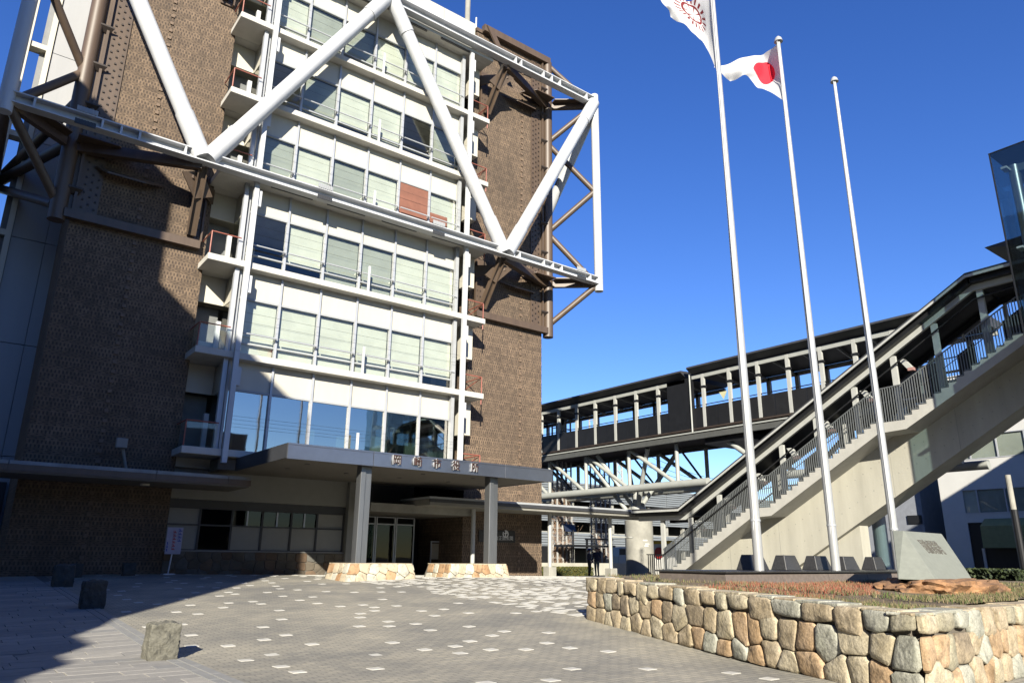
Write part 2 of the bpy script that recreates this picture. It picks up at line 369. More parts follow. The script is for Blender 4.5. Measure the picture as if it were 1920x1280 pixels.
# white tiles scattered in the brick paving
tile_v = []
def tile_mb(x, y, sx, sy): return slab_piece(x, y, x+sx, y+sy, .014, .002)
cand = []
for i in range(0, 28):
    for j in range(0, 90):
        if rnd.random() < .085:
            x = 3.5+i*.3+ (.1 if j % 2 else 0); yy = 3.5+j*.3
            if all(abs(x-a) > .42 or abs(yy-b) > .42 for a, b in cand): cand.append((x, yy))
cand.sort(key=lambda p: p[0]**2+p[1]**2)
tl = MB(); n_t = 0
for x, yy in cand:
    if x > 9.7 and yy < 12: continue
    mb = tile_mb(x, yy, .2, .19)
    if n_t < 290: mb.build('white_tile', WHTILE, pav); n_t += 1
    else: tl.add(mb.v, mb.f)
# dense band of white tiles towards the building
for i in range(0, 80):
    for j in range(0, 100):
        x = 11.7+i*.21; yy = 12.9+j*.19
        if yy > 30.4 or x > 28: continue
        d = x*.605+yy*.796
        q = noise.noise(Vector((x*.55, yy*.55, 0)))*.35
        if rnd.random() < .33+q: tl.add(*(lambda m_: (m_.v, m_.f))(tile_mb(x, yy, .2, .17)))
tag(tl.build('white_tiles', WHTILE, pav), kind='stuff')

# =================================================================== CITY HALL
hall = empty('city_hall', (13.85, 31, -.87), 'brown brick and white panelled city hall tower inside an exposed white and brown steel truss', 'building')
T0, H = 6.394, 3.9318
XM = [8.33+1.7876*i for i in range(7)]
CX = 13.85
def mir(x): return 2*CX-x
# brick towers
for sgn in (0, 1):
    x0, x1 = (20.65, 25.70) if sgn == 0 else (2.0, 7.05)
    mb = MB(); mb.box(x0, 31.05, -1.1, x1, 36, 30.5); o = mb.build('brick_wall', BRICK, hall)
    st = MB(); xs = 24.15 if sgn == 0 else 4.35
    for k in range(82):
        z = -.6+.38*k
        st.box(xs-.07, 31.0, z, xs+.07, 31.06, z+.13)
    tag(st.build('wall_studs', mat('brown_stud', (.24, .165, .11), .7), hall), kind='stuff')
    cp = MB(); cp.box(x0-.05, 30.98, 30.5, x1+.05, 36.05, 30.75); cp.build('coping', BROWN, hall)
# service body behind
mb = MB(); mb.box(2.0, 36.02, -1.1, 28.0, 52, 29.5); mb.build('rear_wall', GREYP, hall)
# left annex wall of tall panels, horizontal joints
lw = MB()
zs = [-1.1, 3.6, 8.1, 12.6, 17.1, 21.6, 26.1, 30.5]
for a, b in zip(zs[:-1], zs[1:]):
    for xa, xb in ((.35, 1.55), (1.57, 2.75)):
        MB().box(xa, 35.0, a+.03, xb, 35.3, b-.0).build('cladding_panel', GREYP if b < 0 else mat_p if False else GREYP, hall)
MB().box(-.1, 35.32, -1.1, 2.8, 36, 30.6).build('backing_wall', mat('grey_render', (.30, .31, .32), .8), hall)
MB().box(-.72, 34.9, 3.0, -.5, 36, 30.6).build('corner_fin', PANEL, hall)
MB().box(.12, 34.92, 3.0, .33, 35.4, 30.6).build('corner_fin', PANEL, hall)
for z in zs[2:]: MB().box(-.5, 34.98, z, .12, 35.5, z+.25).build('cross_rail', PANEL, hall)
MB().box(-12, 35.4, -1.1, -.74, 52, 14.6).build('wing_wall', GREYP, hall)
for z_ in (3.6, 8.1, 12.6): MB().box(-12, 35.36, z_, -.74, 35.395, z_+.05).build('joint_strip', CANTOP, hall)
for z0_ in (0,):
    MB().box(-8, 34.7, -1.1, 1.9, 34.98, 2.6).build('dark_glazed_front', BLACK, hall)

# floors: slabs, spandrels, windows
def slab_z(k): return T0+H*k+1.205
blind_plan = {  # (floor, bay): material index  0 pale blind 1 grey blind 2 no blind 3 board
    (0,0):2,(0,1):2,(0,2):2,(0,3):2,(0,4):2,(0,5):2,
    (2,0):2,(2,2):1,(2,3):1,(3,0):1,(3,2):1,(3,4):3,(3,5):4,(4,0):2,(4,1):1,(4,4):2,(4,5):1,(5,1):1,(5,2):1,(1,2):0}
for k in range(-1, 6):
    z = slab_z(k)
    if k < 5:
        mb = MB(); mb.box(6.84, 29.5, z, 20.66, 31.02, z+.27)
        mb.build('floor_slab', SLABM, hall, bevel=.012)
    MB().box(7.06, 31.04, z+.01, 20.64, 36, z+.26).build('floor_slab', SLABM, hall)
    if k >= 0:
        for i in range(6):
            m_ = MB(); m_.box(XM[i]+.035, 30.0, T0+H*k+.06, XM[i+1]-.035, 30.08, z-.005)
            m_.build('spandrel_panel', PANEL, hall)
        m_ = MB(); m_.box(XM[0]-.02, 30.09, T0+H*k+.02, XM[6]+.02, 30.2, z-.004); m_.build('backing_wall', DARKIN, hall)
        # side returns of the bay
        for xx in (XM[0]-.1, XM[6]+.02):
            m_ = MB(); m_.box(xx, 30.1, T0+H*k, xx+.08, 31.6, z-.004); m_.build('side_panel', PANEL, hall)
            m_ = MB(); m_.box(xx+.02, 30.1, z+.27-H, xx+.06, 31.6, T0+H*k-.004); m_.build('side_pane', GLASS, hall)
        for (xa, xb) in ((7.08, XM[0]-.12), (XM[6]+.12, 20.62)):
            m_ = MB(); m_.box(xa, 31.55, T0+H*k, xb, 31.65, z-.004); m_.build('recess_panel', PANEL, hall)
            m_ = MB(); m_.box(xa, 32.2, z+.27-H, xb, 32.26, T0+H*k-.004); m_.build('recess_door', mat('grey_door', (.22, .23, .23), .6) if k == 0 else bpy.data.materials['grey_door'], hall)
        # white downpipes in the recess
        for xx in (7.95, 19.75):
            m_ = MB(); m_.box(xx-.09, 30.9, z+.27-H, xx+.09, 31.08, z+.27-H+1.55); m_.build('recess_post', WHITE, hall)
    # mullions per floor
    if k >= 0:
        zb = z+.27-H; zt = T0+H*k
        for i in range(7):
            m_ = MB(); wv = .045
            m_.box(XM[i]-wv, 29.90, zb, XM[i]+wv, 30.10, z-.003); m_.build('mullion', ALU, hall)
        for i in range(6):
            xa, xb = XM[i]+.047, XM[i+1]-.047
            if k > 0: e = gridframe([xa, xa+.02, xb-.02, xb], [zb, zb+.05, zb+.50, zb+.56, zt-.03, zt+.055], {(1, 1), (1, 3)}, 29.94, 30.06)
            else: e = gridframe([xa, xa+.02, xb-.02, xb], [zb, zb+.05, zt-.03, zt+.055], {(1, 1)}, 29.94, 30.06)
            wd = e.build('window', WHITE2, hall)
            p = MB(); p.box(xa+.022, 30.0, zb+.052 if k == 0 else zb+.562, xb-.022, 30.012, zt-.032)
            p.build('pane', GLASSB if k == 0 else GLASS, wd)
            if k > 0: MB().box(xa+.022, 30.0, zb+.052, xb-.022, 30.012, zb+.498).build('pane', GLASS, wd)
            bp_ = blind_plan.get((k, i), 0)
            if bp_ in (0, 1):
                m_ = MB(); drop = zb+.06 if rnd.random() < .8 else zb+.55
                m_.box(xa+.02, 30.13, drop, xb-.02, 30.14, zt-.03); m_.build('blind', (BLIND, BLIND2)[bp_], wd)
            elif bp_ == 3:
                m_ = MB(); m_.box(xa+.01, 29.975, zb+.06, xb-.01, 29.995, zt-.04); m_.build('board', BOARD, wd)
            elif bp_ == 4:
                m_ = MB(); m_.box(xa+.01, 29.975, zb+.06, xa+1.1, 29.995, zb+1.3); m_.build('board', BOARD, wd)
                m_ = MB(); m_.box(xa+.02, 30.13, zb+.1, xb-.02, 30.14, zt-.03); m_.build('blind', BLIND, wd)
            else:
                # a few things seen through the clear glass: ceiling lamp, partition
                m_ = MB(); m_.box(xa+.2, 31.6, zb, xa+.9, 31.7, zb+1.2+.4*rnd.random()); m_.build('cupboard', mat('beige_cupboard', (.34, .28, .2), .7) if 'beige_cupboard' not in bpy.data.materials else bpy.data.materials['beige_cupboard'], wd)
        # handrail along the slab edge with short brackets, thin wires
        if k > 0:
            for i in range(6):
                hr = MB(); hr.tube((XM[i]+.05, 29.72, zb+.9), (XM[i+1]-.05, 29.72, zb+.9), .035, 8)
                hr.box(XM[i+1]-.12, 29.7, zb+.86, XM[i+1]-.04, 29.92, zb+.93); hr.build('handrail', ALU, hall)
        wr = MB()
        for hz in (1.35, 1.05 if k == 0 else 1.75): wr.tube((8.5, 29.6, zb+hz), (19.2, 29.6, zb+hz), .005, 4)
        wr.build('wire', BLACK, hall)
        wp = MB(); wp.box(XM[3]+.28, 29.55, zb-.1, XM[3]+.38, 29.62, zb+1.25); wp.build('short_post', WHITE, hall)
    if k >= 0:  # interior back wall
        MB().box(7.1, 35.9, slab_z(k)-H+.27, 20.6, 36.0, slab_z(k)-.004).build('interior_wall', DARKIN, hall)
# outer columns at the bay's corners
for xx in (8.40, 19.28):
    for k in range(0, 6):
        z0 = slab_z(k)-H+.28 if k else 3.0; z1 = slab_z(k)-.01
        MB().box(xx-.10, 29.3, z0 if k else 3.4, xx+.10, 29.495, z1+.28).build('outer_column', WHITE, hall)
        MB().box(xx+.102, 29.38, z1-1.1, xx+.26, 29.62, z1-.35).build('column_bracket', WHITE, hall)
    MB().box(xx-.37, 29.75, 3.95, xx-.19, 29.95, 27.2).build('corner_mullion', ALU if xx < 10 else WHITE2, hall)
# white box beams behind right column
for k in range(0, 6):
    z1 = slab_z(k)
    MB().box(19.9, 30.4, z1-1.75, 20.5, 31.0, z1-.01).build('hanger_box', PANEL, hall)
# balcony rails
def rail(side, k):
    z = slab_z(k-1)+.27
    xo, xi = (6.9, 8.1) if side < 0 else (20.58, 19.45)
    m_ = MB()
    hgt = 1.0 if side < 0 else .85
    m_.tube((xo, 29.6, z+hgt), (xi, 29.6, z+hgt), .028, 8); m_.tube((xo, 29.6, z+hgt), (xo, 31.0, z+hgt), .028, 8)
    m_.tube((xo, 29.6, z), (xo, 29.6, z+hgt), .028, 8)
    if side > 0: m_.tube((xo, 29.62, z+hgt-.05), (xo-.2, 31.0, z+.35), .022, 6)
    if side > 0: m_.tube((xo, 29.62, z), (xo, 29.62, z-.55), .03, 6)
    m_.build('balcony_rail', REDR, hall)
    if side < 0 and k in (0, 1):
        q = MB(); q.box(xo+.05, 29.64, z+.05, xi, 29.66, z+hgt-.05); q.box(xo+.01, 29.66, z+.05, xo+.03, 31.0, z+hgt-.05)
        q.build('balcony_screen', GLASS, hall)
for k in range(0, 6): rail(-1, k); rail(1, k)
for k in (1, 2): MB().box(7.2, 31.1, slab_z(k-1)+.28, 7.9, 31.5, slab_z(k-1)+.9).build('air_conditioner', PANEL, hall)
# upper cornice soffit + parapet on the roof
MB().box(7.1, 29.8, 27.26, 20.6, 36, 27.5).build('cornice_slab', SLABM, hall)
for i in range(6):
    a = 7.2+i*2.22
    MB().box(a, 31.0, 27.6, a+2.2, 31.2, 30.9).build('roof_parapet_panel', PANEL, hall)
MB().box(7.2, 31.21, 27.6, 20.5, 36, 30.8).build('roof_block', PANEL, hall)
m_ = MB(); m_.tube((20.3, 31.6, 30.6), (20.3, 31.6, 36), .16, 10); m_.build('roof_mast', CONCD, hall)
m_ = MB(); m_.tube((20.95, 31.6, 30.6), (20.95, 31.6, 32), .05, 6); m_.tube((21.3, 31.8, 30.6), (21.3, 31.8, 31.4), .03, 6); m_.build('vent_pipe', WHITE, hall)

# ---- truss
YT = 29.05
def chord(z0, z1):
    th = .05
    m_ = MB()
    xa, xb = mir(28.35), 28.35
    m_.box(xa, YT-.22, z1-th, xb, YT+.22, z1)             # top flange
    m_.box(xa, YT-.22, z0, xb, YT+.22, z0+th)             # bottom flange
    m_.box(xa, YT+.05, z0+th, xb, YT+.09, z1-th)
    m_.build('truss_chord', WHITE, hall)
    xs = [22.0, 22.4, 24.1, 24.75, 25.4, 27.6]
    for x in xs+[mir(v) for v in xs]:
        MB().box(x-.04, YT-.2, z0+th+.002, x+.04, YT+.048, z1-th-.002).build('stiffener', WHITE, hall)
chord(15.38, 15.83); chord(27.48, 28.02)
for z in (15.36,):
    MB().box(6.84, 29.28, 15.47, 20.66, 29.49, 15.72).build('edge_slab', SLABM, hall)
MB().box(6.84, 29.28, 27.26, 20.66, 29.79, 27.47).build('edge_slab', SLABM, hall)
for x in (9.0, 11.6, 14.4, 17.2):
    for zz in (15.40, 27.19):
        MB().box(x, 29.32, zz, x+1.9, 29.42, zz+.06).build('soffit_slot', BLACK, hall)
for x in (10.9, 16.9, 26.5, 1.4):
    for zz in (15.83, 15.30):
        g = MB()
        for q in range(7): g.box(x+q*.1, YT-.26, zz, x+q*.1+.05, YT-.228, zz+.2)
        g.box(x, YT-.227, zz-.01, x+.7, YT-.222, zz+.21); g.build('louvre_grille', WHITE2 if zz > 15.5 else CANTOP, hall)
def tube(name, a, b, r, m=WHITE, seg=22, sleeve=True):
    m_ = MB(); m_.tube(a, b, r, seg); o = m_.build(name, m, hall, smooth=True)
    return o
nodes_lo = [(6.10, YT-.1, 15.95), (21.55, YT-.1, 15.95)]; apex = (CX, YT-.1, 27.55)
pl, pr = (mir(28.35), YT-.1, 27.6), (28.35, YT-.1, 27.6)
def diag(a, b, r=.34):
    a = Vector(a); b = Vector(b); d = (b-a).normalized(); L_ = (b-a).length
    tube('truss_diagonal', a+d*1.9, b-d*1.9, r)
    tube('diagonal_sleeve', a, a+d*1.9, r+.035); tube('diagonal_sleeve', b-d*1.9, b, r+.035)
off = .12
diag((6.1+off, YT-.02, 15.62), (CX-off, YT-.02, 27.8)); diag((21.55-off, YT-.02, 15.62), (CX+off, YT-.02, 27.8))
diag((6.1-off, YT-.02, 15.62), (pl[0]+.1, YT-.1, 27.6)); diag((21.55+off, YT-.02, 15.62), (pr[0]-.1, YT-.1, 27.6))
for xx in (28.42, mir(28.42)):
    tube('truss_post', (xx, YT, 15.0), (xx, YT, 28.25), .25)
    # white diagonal on the side of the cage
    if xx > CX: tube('side_diagonal', (xx-.05 if xx > CX else xx+.05, YT+.1, 27.2), ((27.8) if xx > CX else mir(27.8), 36.2, 17.5), .33)
def brown(a, b, r=.17): tube('brown_strut', a, b, r, BROWN, 14)
for s in (0, 1):
    X = (lambda v: v) if s == 0 else mir
    tube('brown_column', (X(26.15), 31.0, 12.2), (X(26.15), 31.0, 30.75), .30, BROWN)
    tn = [30.6, 24.94, 18.81, 12.9]; pz = [27.5, 21.5, 15.4]
    for q in range(3):
        brown((X(26.3), 31.0, tn[q]-.15*(q > 0)), (X(28.35), YT+.1, pz[q])); brown((X(26.3), 31.0, tn[q+1]+.15), (X(28.35), YT+.1, pz[q]))
    for pzz in (27.5, 15.45):
        m_ = MB(); m_.beam((X(26.2), 31.0, pzz), (X(28.3), YT+.15, pzz), .25, .34); m_.build('brown_beam', BROWN, hall)
        m_ = MB(); m_.beam((X(26.1), 31.0, pzz-.05), (X(21.6), YT+.25, pzz-.05), .3, .42); m_.build('brown_beam', BROWN, hall)
        # gusset plates
        m_ = MB(); m_.prism([(X(23.9), 30.95, pzz+.1), (X(26.0), 30.95, pzz+.1), (X(26.0), 30.1, pzz+.1), (X(24.6), 30.1, pzz+.1)], (0, 0, .06)); m_.build('gusset_plate', BROWN, hall)
        m_ = MB(); m_.prism([(X(26.4), 31.05, pzz+.2), (X(28.0), YT+.5, pzz+.2), (X(27.3), YT+.4, pzz+.2), (X(26.2), 30.3, pzz+.2)], (0, 0, .06)); m_.build('gusset_plate', BROWN, hall)
        m_ = MB(); m_.prism([(X(22.6), 30.98, pzz-.6), (X(25.2), 30.98, pzz-.6), (X(24.8), 30.5, pzz-.9), (X(23.4), 30.5, pzz-.9)], (0, 0, -.08)); m_.build('gusset_plate', BROWN, hall)
        # raking bracket from the brick face up to the chord, with bolted plates
        zl = pzz-2.55
        m_ = MB(); m_.beam((X(21.35), 30.85, zl), (X(21.55), YT+.35, pzz-.05), .36, .10); m_.beam((X(21.35)-.16, 30.80, zl), (X(21.55)-.16, YT+.30, pzz-.05), .05, .26)
        m_.beam((X(21.35)+.16, 30.80, zl), (X(21.55)+.16, YT+.30, pzz-.05), .05, .26); m_.build('raking_bracket', BROWN, hall)
        m_ = MB(); m_.box(X(20.95), 30.97, zl-.2, X(21.5), 31.04, pzz+.3); m_.box(X(20.9), 30.80, zl-.2, X(20.97), 30.965, pzz+.3); m_.build('wall_plate', BROWN, hall)
        bl = MB()
        for q in range(8):
            for c_ in (21.08, 21.3): bl.box(X(c_)-.03, 30.93, zl+q*.33, X(c_)+.03, 30.97, zl+q*.33+.06)
        tag(bl.build('bolts', BROWND, hall), kind='stuff')
        m_ = MB(); m_.prism([(X(20.7), 30.9, pzz-.2), (X(21.9), YT+.5, pzz-.3), (X(21.9), YT+.5, pzz-.6), (X(20.7), 30.9, pzz-.9)], (.08, 0, 0)); m_.build('gusset_plate', BROWN, hall)
        m_ = MB(); m_.prism([(X(20.9), YT+.9, pzz-1.0), (X(21.5), YT+.5, pzz-.2), (X(22.3), YT+.4, pzz-.5), (X(21.6), YT+.9, pzz-1.3)], (0, .07, 0)); m_.build('gusset_plate', BROWN, hall)
    # bottom collar beam, top beam and bolted plate next to the column
    MB().box(X(20.95), 30.72, 12.35, X(25.95), 31.03, 12.7).build('collar_beam', BROWN, hall)
    MB().box(X(21.0), 30.7, 30.55, X(26.2), 31.03, 31.0).build('collar_beam', BROWN, hall)
    for zz in (29.2, 29.9): MB().box(X(21.4), 30.8, zz, X(26.0), 30.9, zz+.12).build('collar_beam', BROWN, hall)
    m_ = MB(); m_.prism([(X(21.1), 30.6, 30.9), (X(21.5), 30.6, 30.9), (X(23.0), 30.4, 28.1), (X(22.6), 30.4, 28.1)], (0, .12, 0)); m_.build('brown_beam', BROWN, hall)
    MB().box(X(24.85), 31.0, 12.7, X(25.85), 31.045, 30.5).build('wall_plate', BROWN, hall)
    MB().box(X(25.62), 30.85, 12.75, X(25.72), 31.0, 30.5).build('channel_web', BROWN, hall)
    bl = MB()
    for q in range(54):
        for c_ in (24.98, 25.2, 25.42):
            z = 12.95+.325*q+(.16 if c_ == 25.2 else 0)
            bl.box(X(c_)-.035, 30.955, z, X(c_)+.035, 31.0, z+.07)
    tag(bl.build('bolts', BROWND, hall), kind='stuff')
    for q in range(9):
        z = 13.6+q*1.87
        m_ = MB(); m_.prism([(X(25.45), 30.75, z), (X(25.98), 30.75, z), (X(25.85), 30.95, z-.2), (X(25.6), 30.95, z-.2)], (0, 0, .07)); m_.build('shelf_bracket', BROWND, hall)

for a, b, r_ in (((-.7, 37.0, 15.4), (1.4, 31.2, 12.9), .19), ((-.7, 37.0, 15.45), (1.4, 31.2, 15.5), .22), ((-.7, 37.0, 15.2), (-.72, 29.3, 15.4), .2), ((-.7, 37.0, 15.4), (1.5, 31.3, 17.6), .19)): brown(a, b, r_)
# ---- ground floor of the hall
PALEP = mat('shade_grey_infill', (.34, .34, .31), .6, var=.06)  # grey lowered to put the deep canopy shade into the wall colour
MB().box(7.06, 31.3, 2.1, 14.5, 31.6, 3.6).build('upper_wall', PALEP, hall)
MB().box(7.06, 31.3, .95+.82, 14.5, 31.42, 2.09).build('lintel', CANTOP, hall)
z_a, z_b, z_c = .16, 1.12, 1.76
cols = [7.08, 8.3, 9.55, 10.8, 12.05, 13.2, 14.45]
for i in range(6):
    a, b = cols[i]+.04, cols[i+1]-.04
    wd = gridframe([a-.04, a, b, b+.03], [z_a, z_a+.03, z_b-.03, z_b+.03, z_c-.02, z_c+.01], {(1, 1), (1, 3)}, 31.28, 31.4).build('window', CANTOP, hall)
    if i == 1:
        MB().box(a, 31.36, z_a+.031, b, 31.37, z_b-.031).build('pane', GLASSD, wd); MB().box(a, 31.36, z_b+.031, b, 31.37, z_c-.021).build('pane', GLASSD, wd)
    else:
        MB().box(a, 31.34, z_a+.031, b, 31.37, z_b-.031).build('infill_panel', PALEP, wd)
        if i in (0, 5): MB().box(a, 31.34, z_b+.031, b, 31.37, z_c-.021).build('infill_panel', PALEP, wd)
        else:
            MB().box(a, 31.36, z_b+.031, b, 31.37, z_c-.021).build('pane', GLASSD, wd)
            MB().box((a+b)/2-.03, 31.3, z_b+.031, (a+b)/2+.03, 31.355, z_c-.021).build('glazing_bar', ALU, wd)
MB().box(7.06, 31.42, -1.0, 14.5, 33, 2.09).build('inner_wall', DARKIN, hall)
MB().box(7.06, 31.2, z_a-.05, 14.5, 31.42, z_a-.002).build('window_sill', KERB, hall)
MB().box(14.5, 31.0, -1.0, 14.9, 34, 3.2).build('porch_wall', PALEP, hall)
MB().box(14.9, 29.7, 1.9, 20.4, 36, 2.2).build('porch_ceiling', SOFFIT, hall)
MB().box(14.9, 29.66, 1.88, 20.4, 29.698, 2.25).build('porch_fascia', CONCD, hall)
MB().box(8.35, 29.9, 3.2, 20.6, 31.2, 3.62).build('porch_beam', SOFFIT, hall)
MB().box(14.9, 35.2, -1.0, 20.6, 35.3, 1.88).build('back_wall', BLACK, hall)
for i, x in enumerate((15.0, 16.1, 17.2, 18.3)):
    e = gridframe([x, x+.06, x+1.0, x+1.06], [-.86, -.82, 1.5, 1.56, 1.84, 1.88], {(1, 1), (1, 3)}, 33.5, 33.58)
    dr = e.build('entrance_door', ALU, hall)
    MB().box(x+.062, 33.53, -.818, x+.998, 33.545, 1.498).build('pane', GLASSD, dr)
MB().box(7.06, 31.05, 3.3, 20.64, 31.3, slab_z(-1)-.01).build('first_floor_wall', PANEL, hall)

# stone facing (irregular flags) along the foot of the windows
def clip(poly, p, n):
    out = []
    for i in range(len(poly)):
        a, b = poly[i], poly[(i+1) % len(poly)]
        da = (a[0]-p[0])*n[0]+(a[1]-p[1])*n[1]; db = (b[0]-p[0])*n[0]+(b[1]-p[1])*n[1]
        if da <= 0: out.append(a)
        if da*db < 0:
            t = da/(da-db); out.append((a[0]+(b[0]-a[0])*t, a[1]+(b[1]-a[1])*t))
    return out
def voronoi(pts, region, sx=1.):
    cells = []
    for i, p in enumerate(pts):
        poly = list(region)
        for j, q in enumerate(pts):
            if i == j or abs(p[0]-q[0]) > 2.2: continue
            m_ = ((p[0]+q[0])/2, (p[1]+q[1])/2); poly = clip(poly, m_, (q[0]-p[0], q[1]-p[1]))
            if len(poly) < 3: break
        if len(poly) >= 3: cells.append(poly)
    return cells
def inset(poly, g):
    """inset a convex polygon by g"""
    out = list(poly); n = len(poly)
    area = sum(poly[i][0]*poly[(i+1) % n][1]-poly[(i+1) % n][0]*poly[i][1] for i in range(n))/2
    s = 1 if area > 0 else -1
    for i in range(n):
        a, b = poly[i], poly[(i+1) % n]; dx, dy = b[0]-a[0], b[1]-a[1]; L_ = math.hypot(dx, dy)
        if L_ < 1e-6: continue
        nx, ny = s*dy/L_, -s*dx/L_
        out = clip(out, (a[0]-nx*g, a[1]-ny*g), (nx, ny))
        if len(out) < 3: return None
    return out
def round_poly(poly, n_extra=2, r=.13):
    """cut corners so that the stone looks worn"""
    out = []; n = len(poly)
    for i in range(n):
        p0, p1, p2 = poly[i-1], poly[i], poly[(i+1) % n]
        out.append((p1[0]+(p0[0]-p1[0])*r, p1[1]+(p0[1]-p1[1])*r)); out.append((p1[0]+(p2[0]-p1[0])*r, p1[1]+(p2[1]-p1[1])*r))
    res = [out[0]]
    for p in out[1:]:
        if math.hypot(p[0]-res[-1][0], p[1]-res[-1][1]) > .012: res.append(p)
    return res
def stone_mesh(poly, to3, depth, dome, m, rough=.012):
    """a stone with an uneven, domed face; to3(u, v, out) maps face coordinates to the world"""
    p = round_poly(poly); n = len(p); cx = sum(a[0] for a in p)/n; cy = sum(a[1] for a in p)/n
    mb = MB(); vs = []
    sd = rnd.uniform(0, 100)
    tilt = (rnd.uniform(-.07, .07), rnd.uniform(-.07, .07))
    rings = [(1.0, 0.), (1.0, depth*.7), (.965, depth*.95), (.84, depth+dome*.5), (.5, depth+dome*.9)]
    for s_, o in rings:
        for a in p:
            u = cx+(a[0]-cx)*s_; v = cy+(a[1]-cy)*s_
            j = noise.noise(Vector((u*6+sd, v*6, o*3)))*rough*2.2 if o > 0 else 0
            vs.append(to3(u, v, o+j+((u-cx)*tilt[0]+(v-cy)*tilt[1] if o > depth*.5 else 0)))
    vs.append(to3(cx, cy, depth+dome*1.02+noise.noise(Vector((sd, 0, 0)))*rough))
    fs = []
    for k in range(len(rings)-1):
        for i in range(n): fs.append((k*n+i, k*n+(i+1) % n, (k+1)*n+(i+1) % n, (k+1)*n+i))
    b = (len(rings)-1)*n
    for i in range(n): fs.append((b+i, b+(i+1) % n, len(vs)-1))
    mb.add(vs, fs); return mb.mesh('stone', m, smooth=True)
wz0 = -.95
pts = []
for i in range(17):
    for j in range(3): pts.append((7.1+.22+i*.435+rnd.uniform(-.13, .13), wz0+.18+j*.36+rnd.uniform(-.1, .1)))
for c in voronoi(pts, [(7.08, wz0), (14.48, wz0), (14.48, z_a-.06), (7.08, z_a-.06)]):
    q = inset(c, .012)
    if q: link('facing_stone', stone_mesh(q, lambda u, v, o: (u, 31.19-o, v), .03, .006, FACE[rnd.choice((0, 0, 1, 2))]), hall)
MB().box(7.06, 31.191, -1.0, 14.5, 31.42, z_a-.052).build('facing_bed', MORTAR, hall)

# =================================================================== ENTRANCE CANOPY
can = empty('entrance_canopy', (14.6, 24, 3.2), 'wide steel edged entrance canopy with brown lettering, on two square steel columns', 'canopy')
cx0, cx1, cz0, cz1 = 8.88, 20.48, 3.12, 3.62
MB().box(cx0+.05, 24.06, cz0+.03, cx1-.05, 29.45, cz1-.05).build('roof_slab', SOFFIT, can)
edges = [8.88, 12.05, 17.95, 20.48]
for a, b in zip(edges[:-1], edges[1:]):
    e = MB(); e.box(a+.008, 24.0, cz0, b-.008, 24.05, cz1-.06); e.box(a+.008, 23.985, cz1-.06, b-.008, 24.4, cz1); e.box(a+.008, 23.985, cz0-.03, b-.008, 24.1, cz0+.02)
    e.build('fascia_panel', STEELF, can, bevel=.006)
for xx in (cx0-.002, cx1-.05):
    MB().box(xx, 24.052, cz0, xx+.05, 29.45, cz1).build('side_fascia', CANTOP if xx < 10 else STEELF, can)
MB().box(cx0, 24.05, cz1-.049, cx1, 29.45, cz1-.01).build('roof_sheet', CANTOP, can)
for x in (10.2, 12.6, 15.0, 17.4):
    for yv in (25.5, 27.4):
        m_ = MB(); m_.tube((x, yv, cz0+.028), (x, yv, cz0+.015), .09, 14); m_.build('downlight', CANTOP, can)
for xx in (12.0, 17.68):
    e = MB(); e.box(xx-.22, 24.35, -.5, xx-.03, 24.72, cz0+.03); e.build('column', STEELC, can, bevel=.01)
    e = MB(); e.box(xx-.02, 24.42, -.5, xx+.23, 24.76, cz0+.03); e.build('column', STEELC, can, bevel=.01)
# lettering
def text_mesh(s, size, depth, m, name='letter', font_align='CENTER'):
    cu = bpy.data.curves.new('text', 'FONT'); cu.body = s; cu.size = size; cu.extrude = depth; cu.align_x = font_align; cu.align_y = 'CENTER'
    o = bpy.data.objects.new('text', cu); COL.objects.link(o)
    bpy.context.view_layer.update()
    me = bpy.data.meshes.new_from_object(o.evaluated_get(bpy.context.evaluated_depsgraph_get()))
    bpy.data.objects.remove(o); bpy.data.curves.remove(cu)
    me.materials.clear(); me.materials.append(m); me.name = name
    return me
for ch, x in zip('岡崎市役所', (12.97, 13.84, 14.68, 15.54, 16.42)):
    me = text_mesh(ch, .40, .03, LETTER)
    me.transform(Matrix.Translation((x, 23.93, 3.36)) @ Matrix.Rotation(rad(90), 4, 'X') @ Matrix.Scale(.92, 4, (1, 0, 0)))
    lo_ = link('letter', me, can); m2_ = me.copy(); m2_.materials.clear(); m2_.materials.append(WHITE2); m2_.transform(Matrix.Translation((-.028, .028, -.004))); link('letter_edge', m2_, lo_)

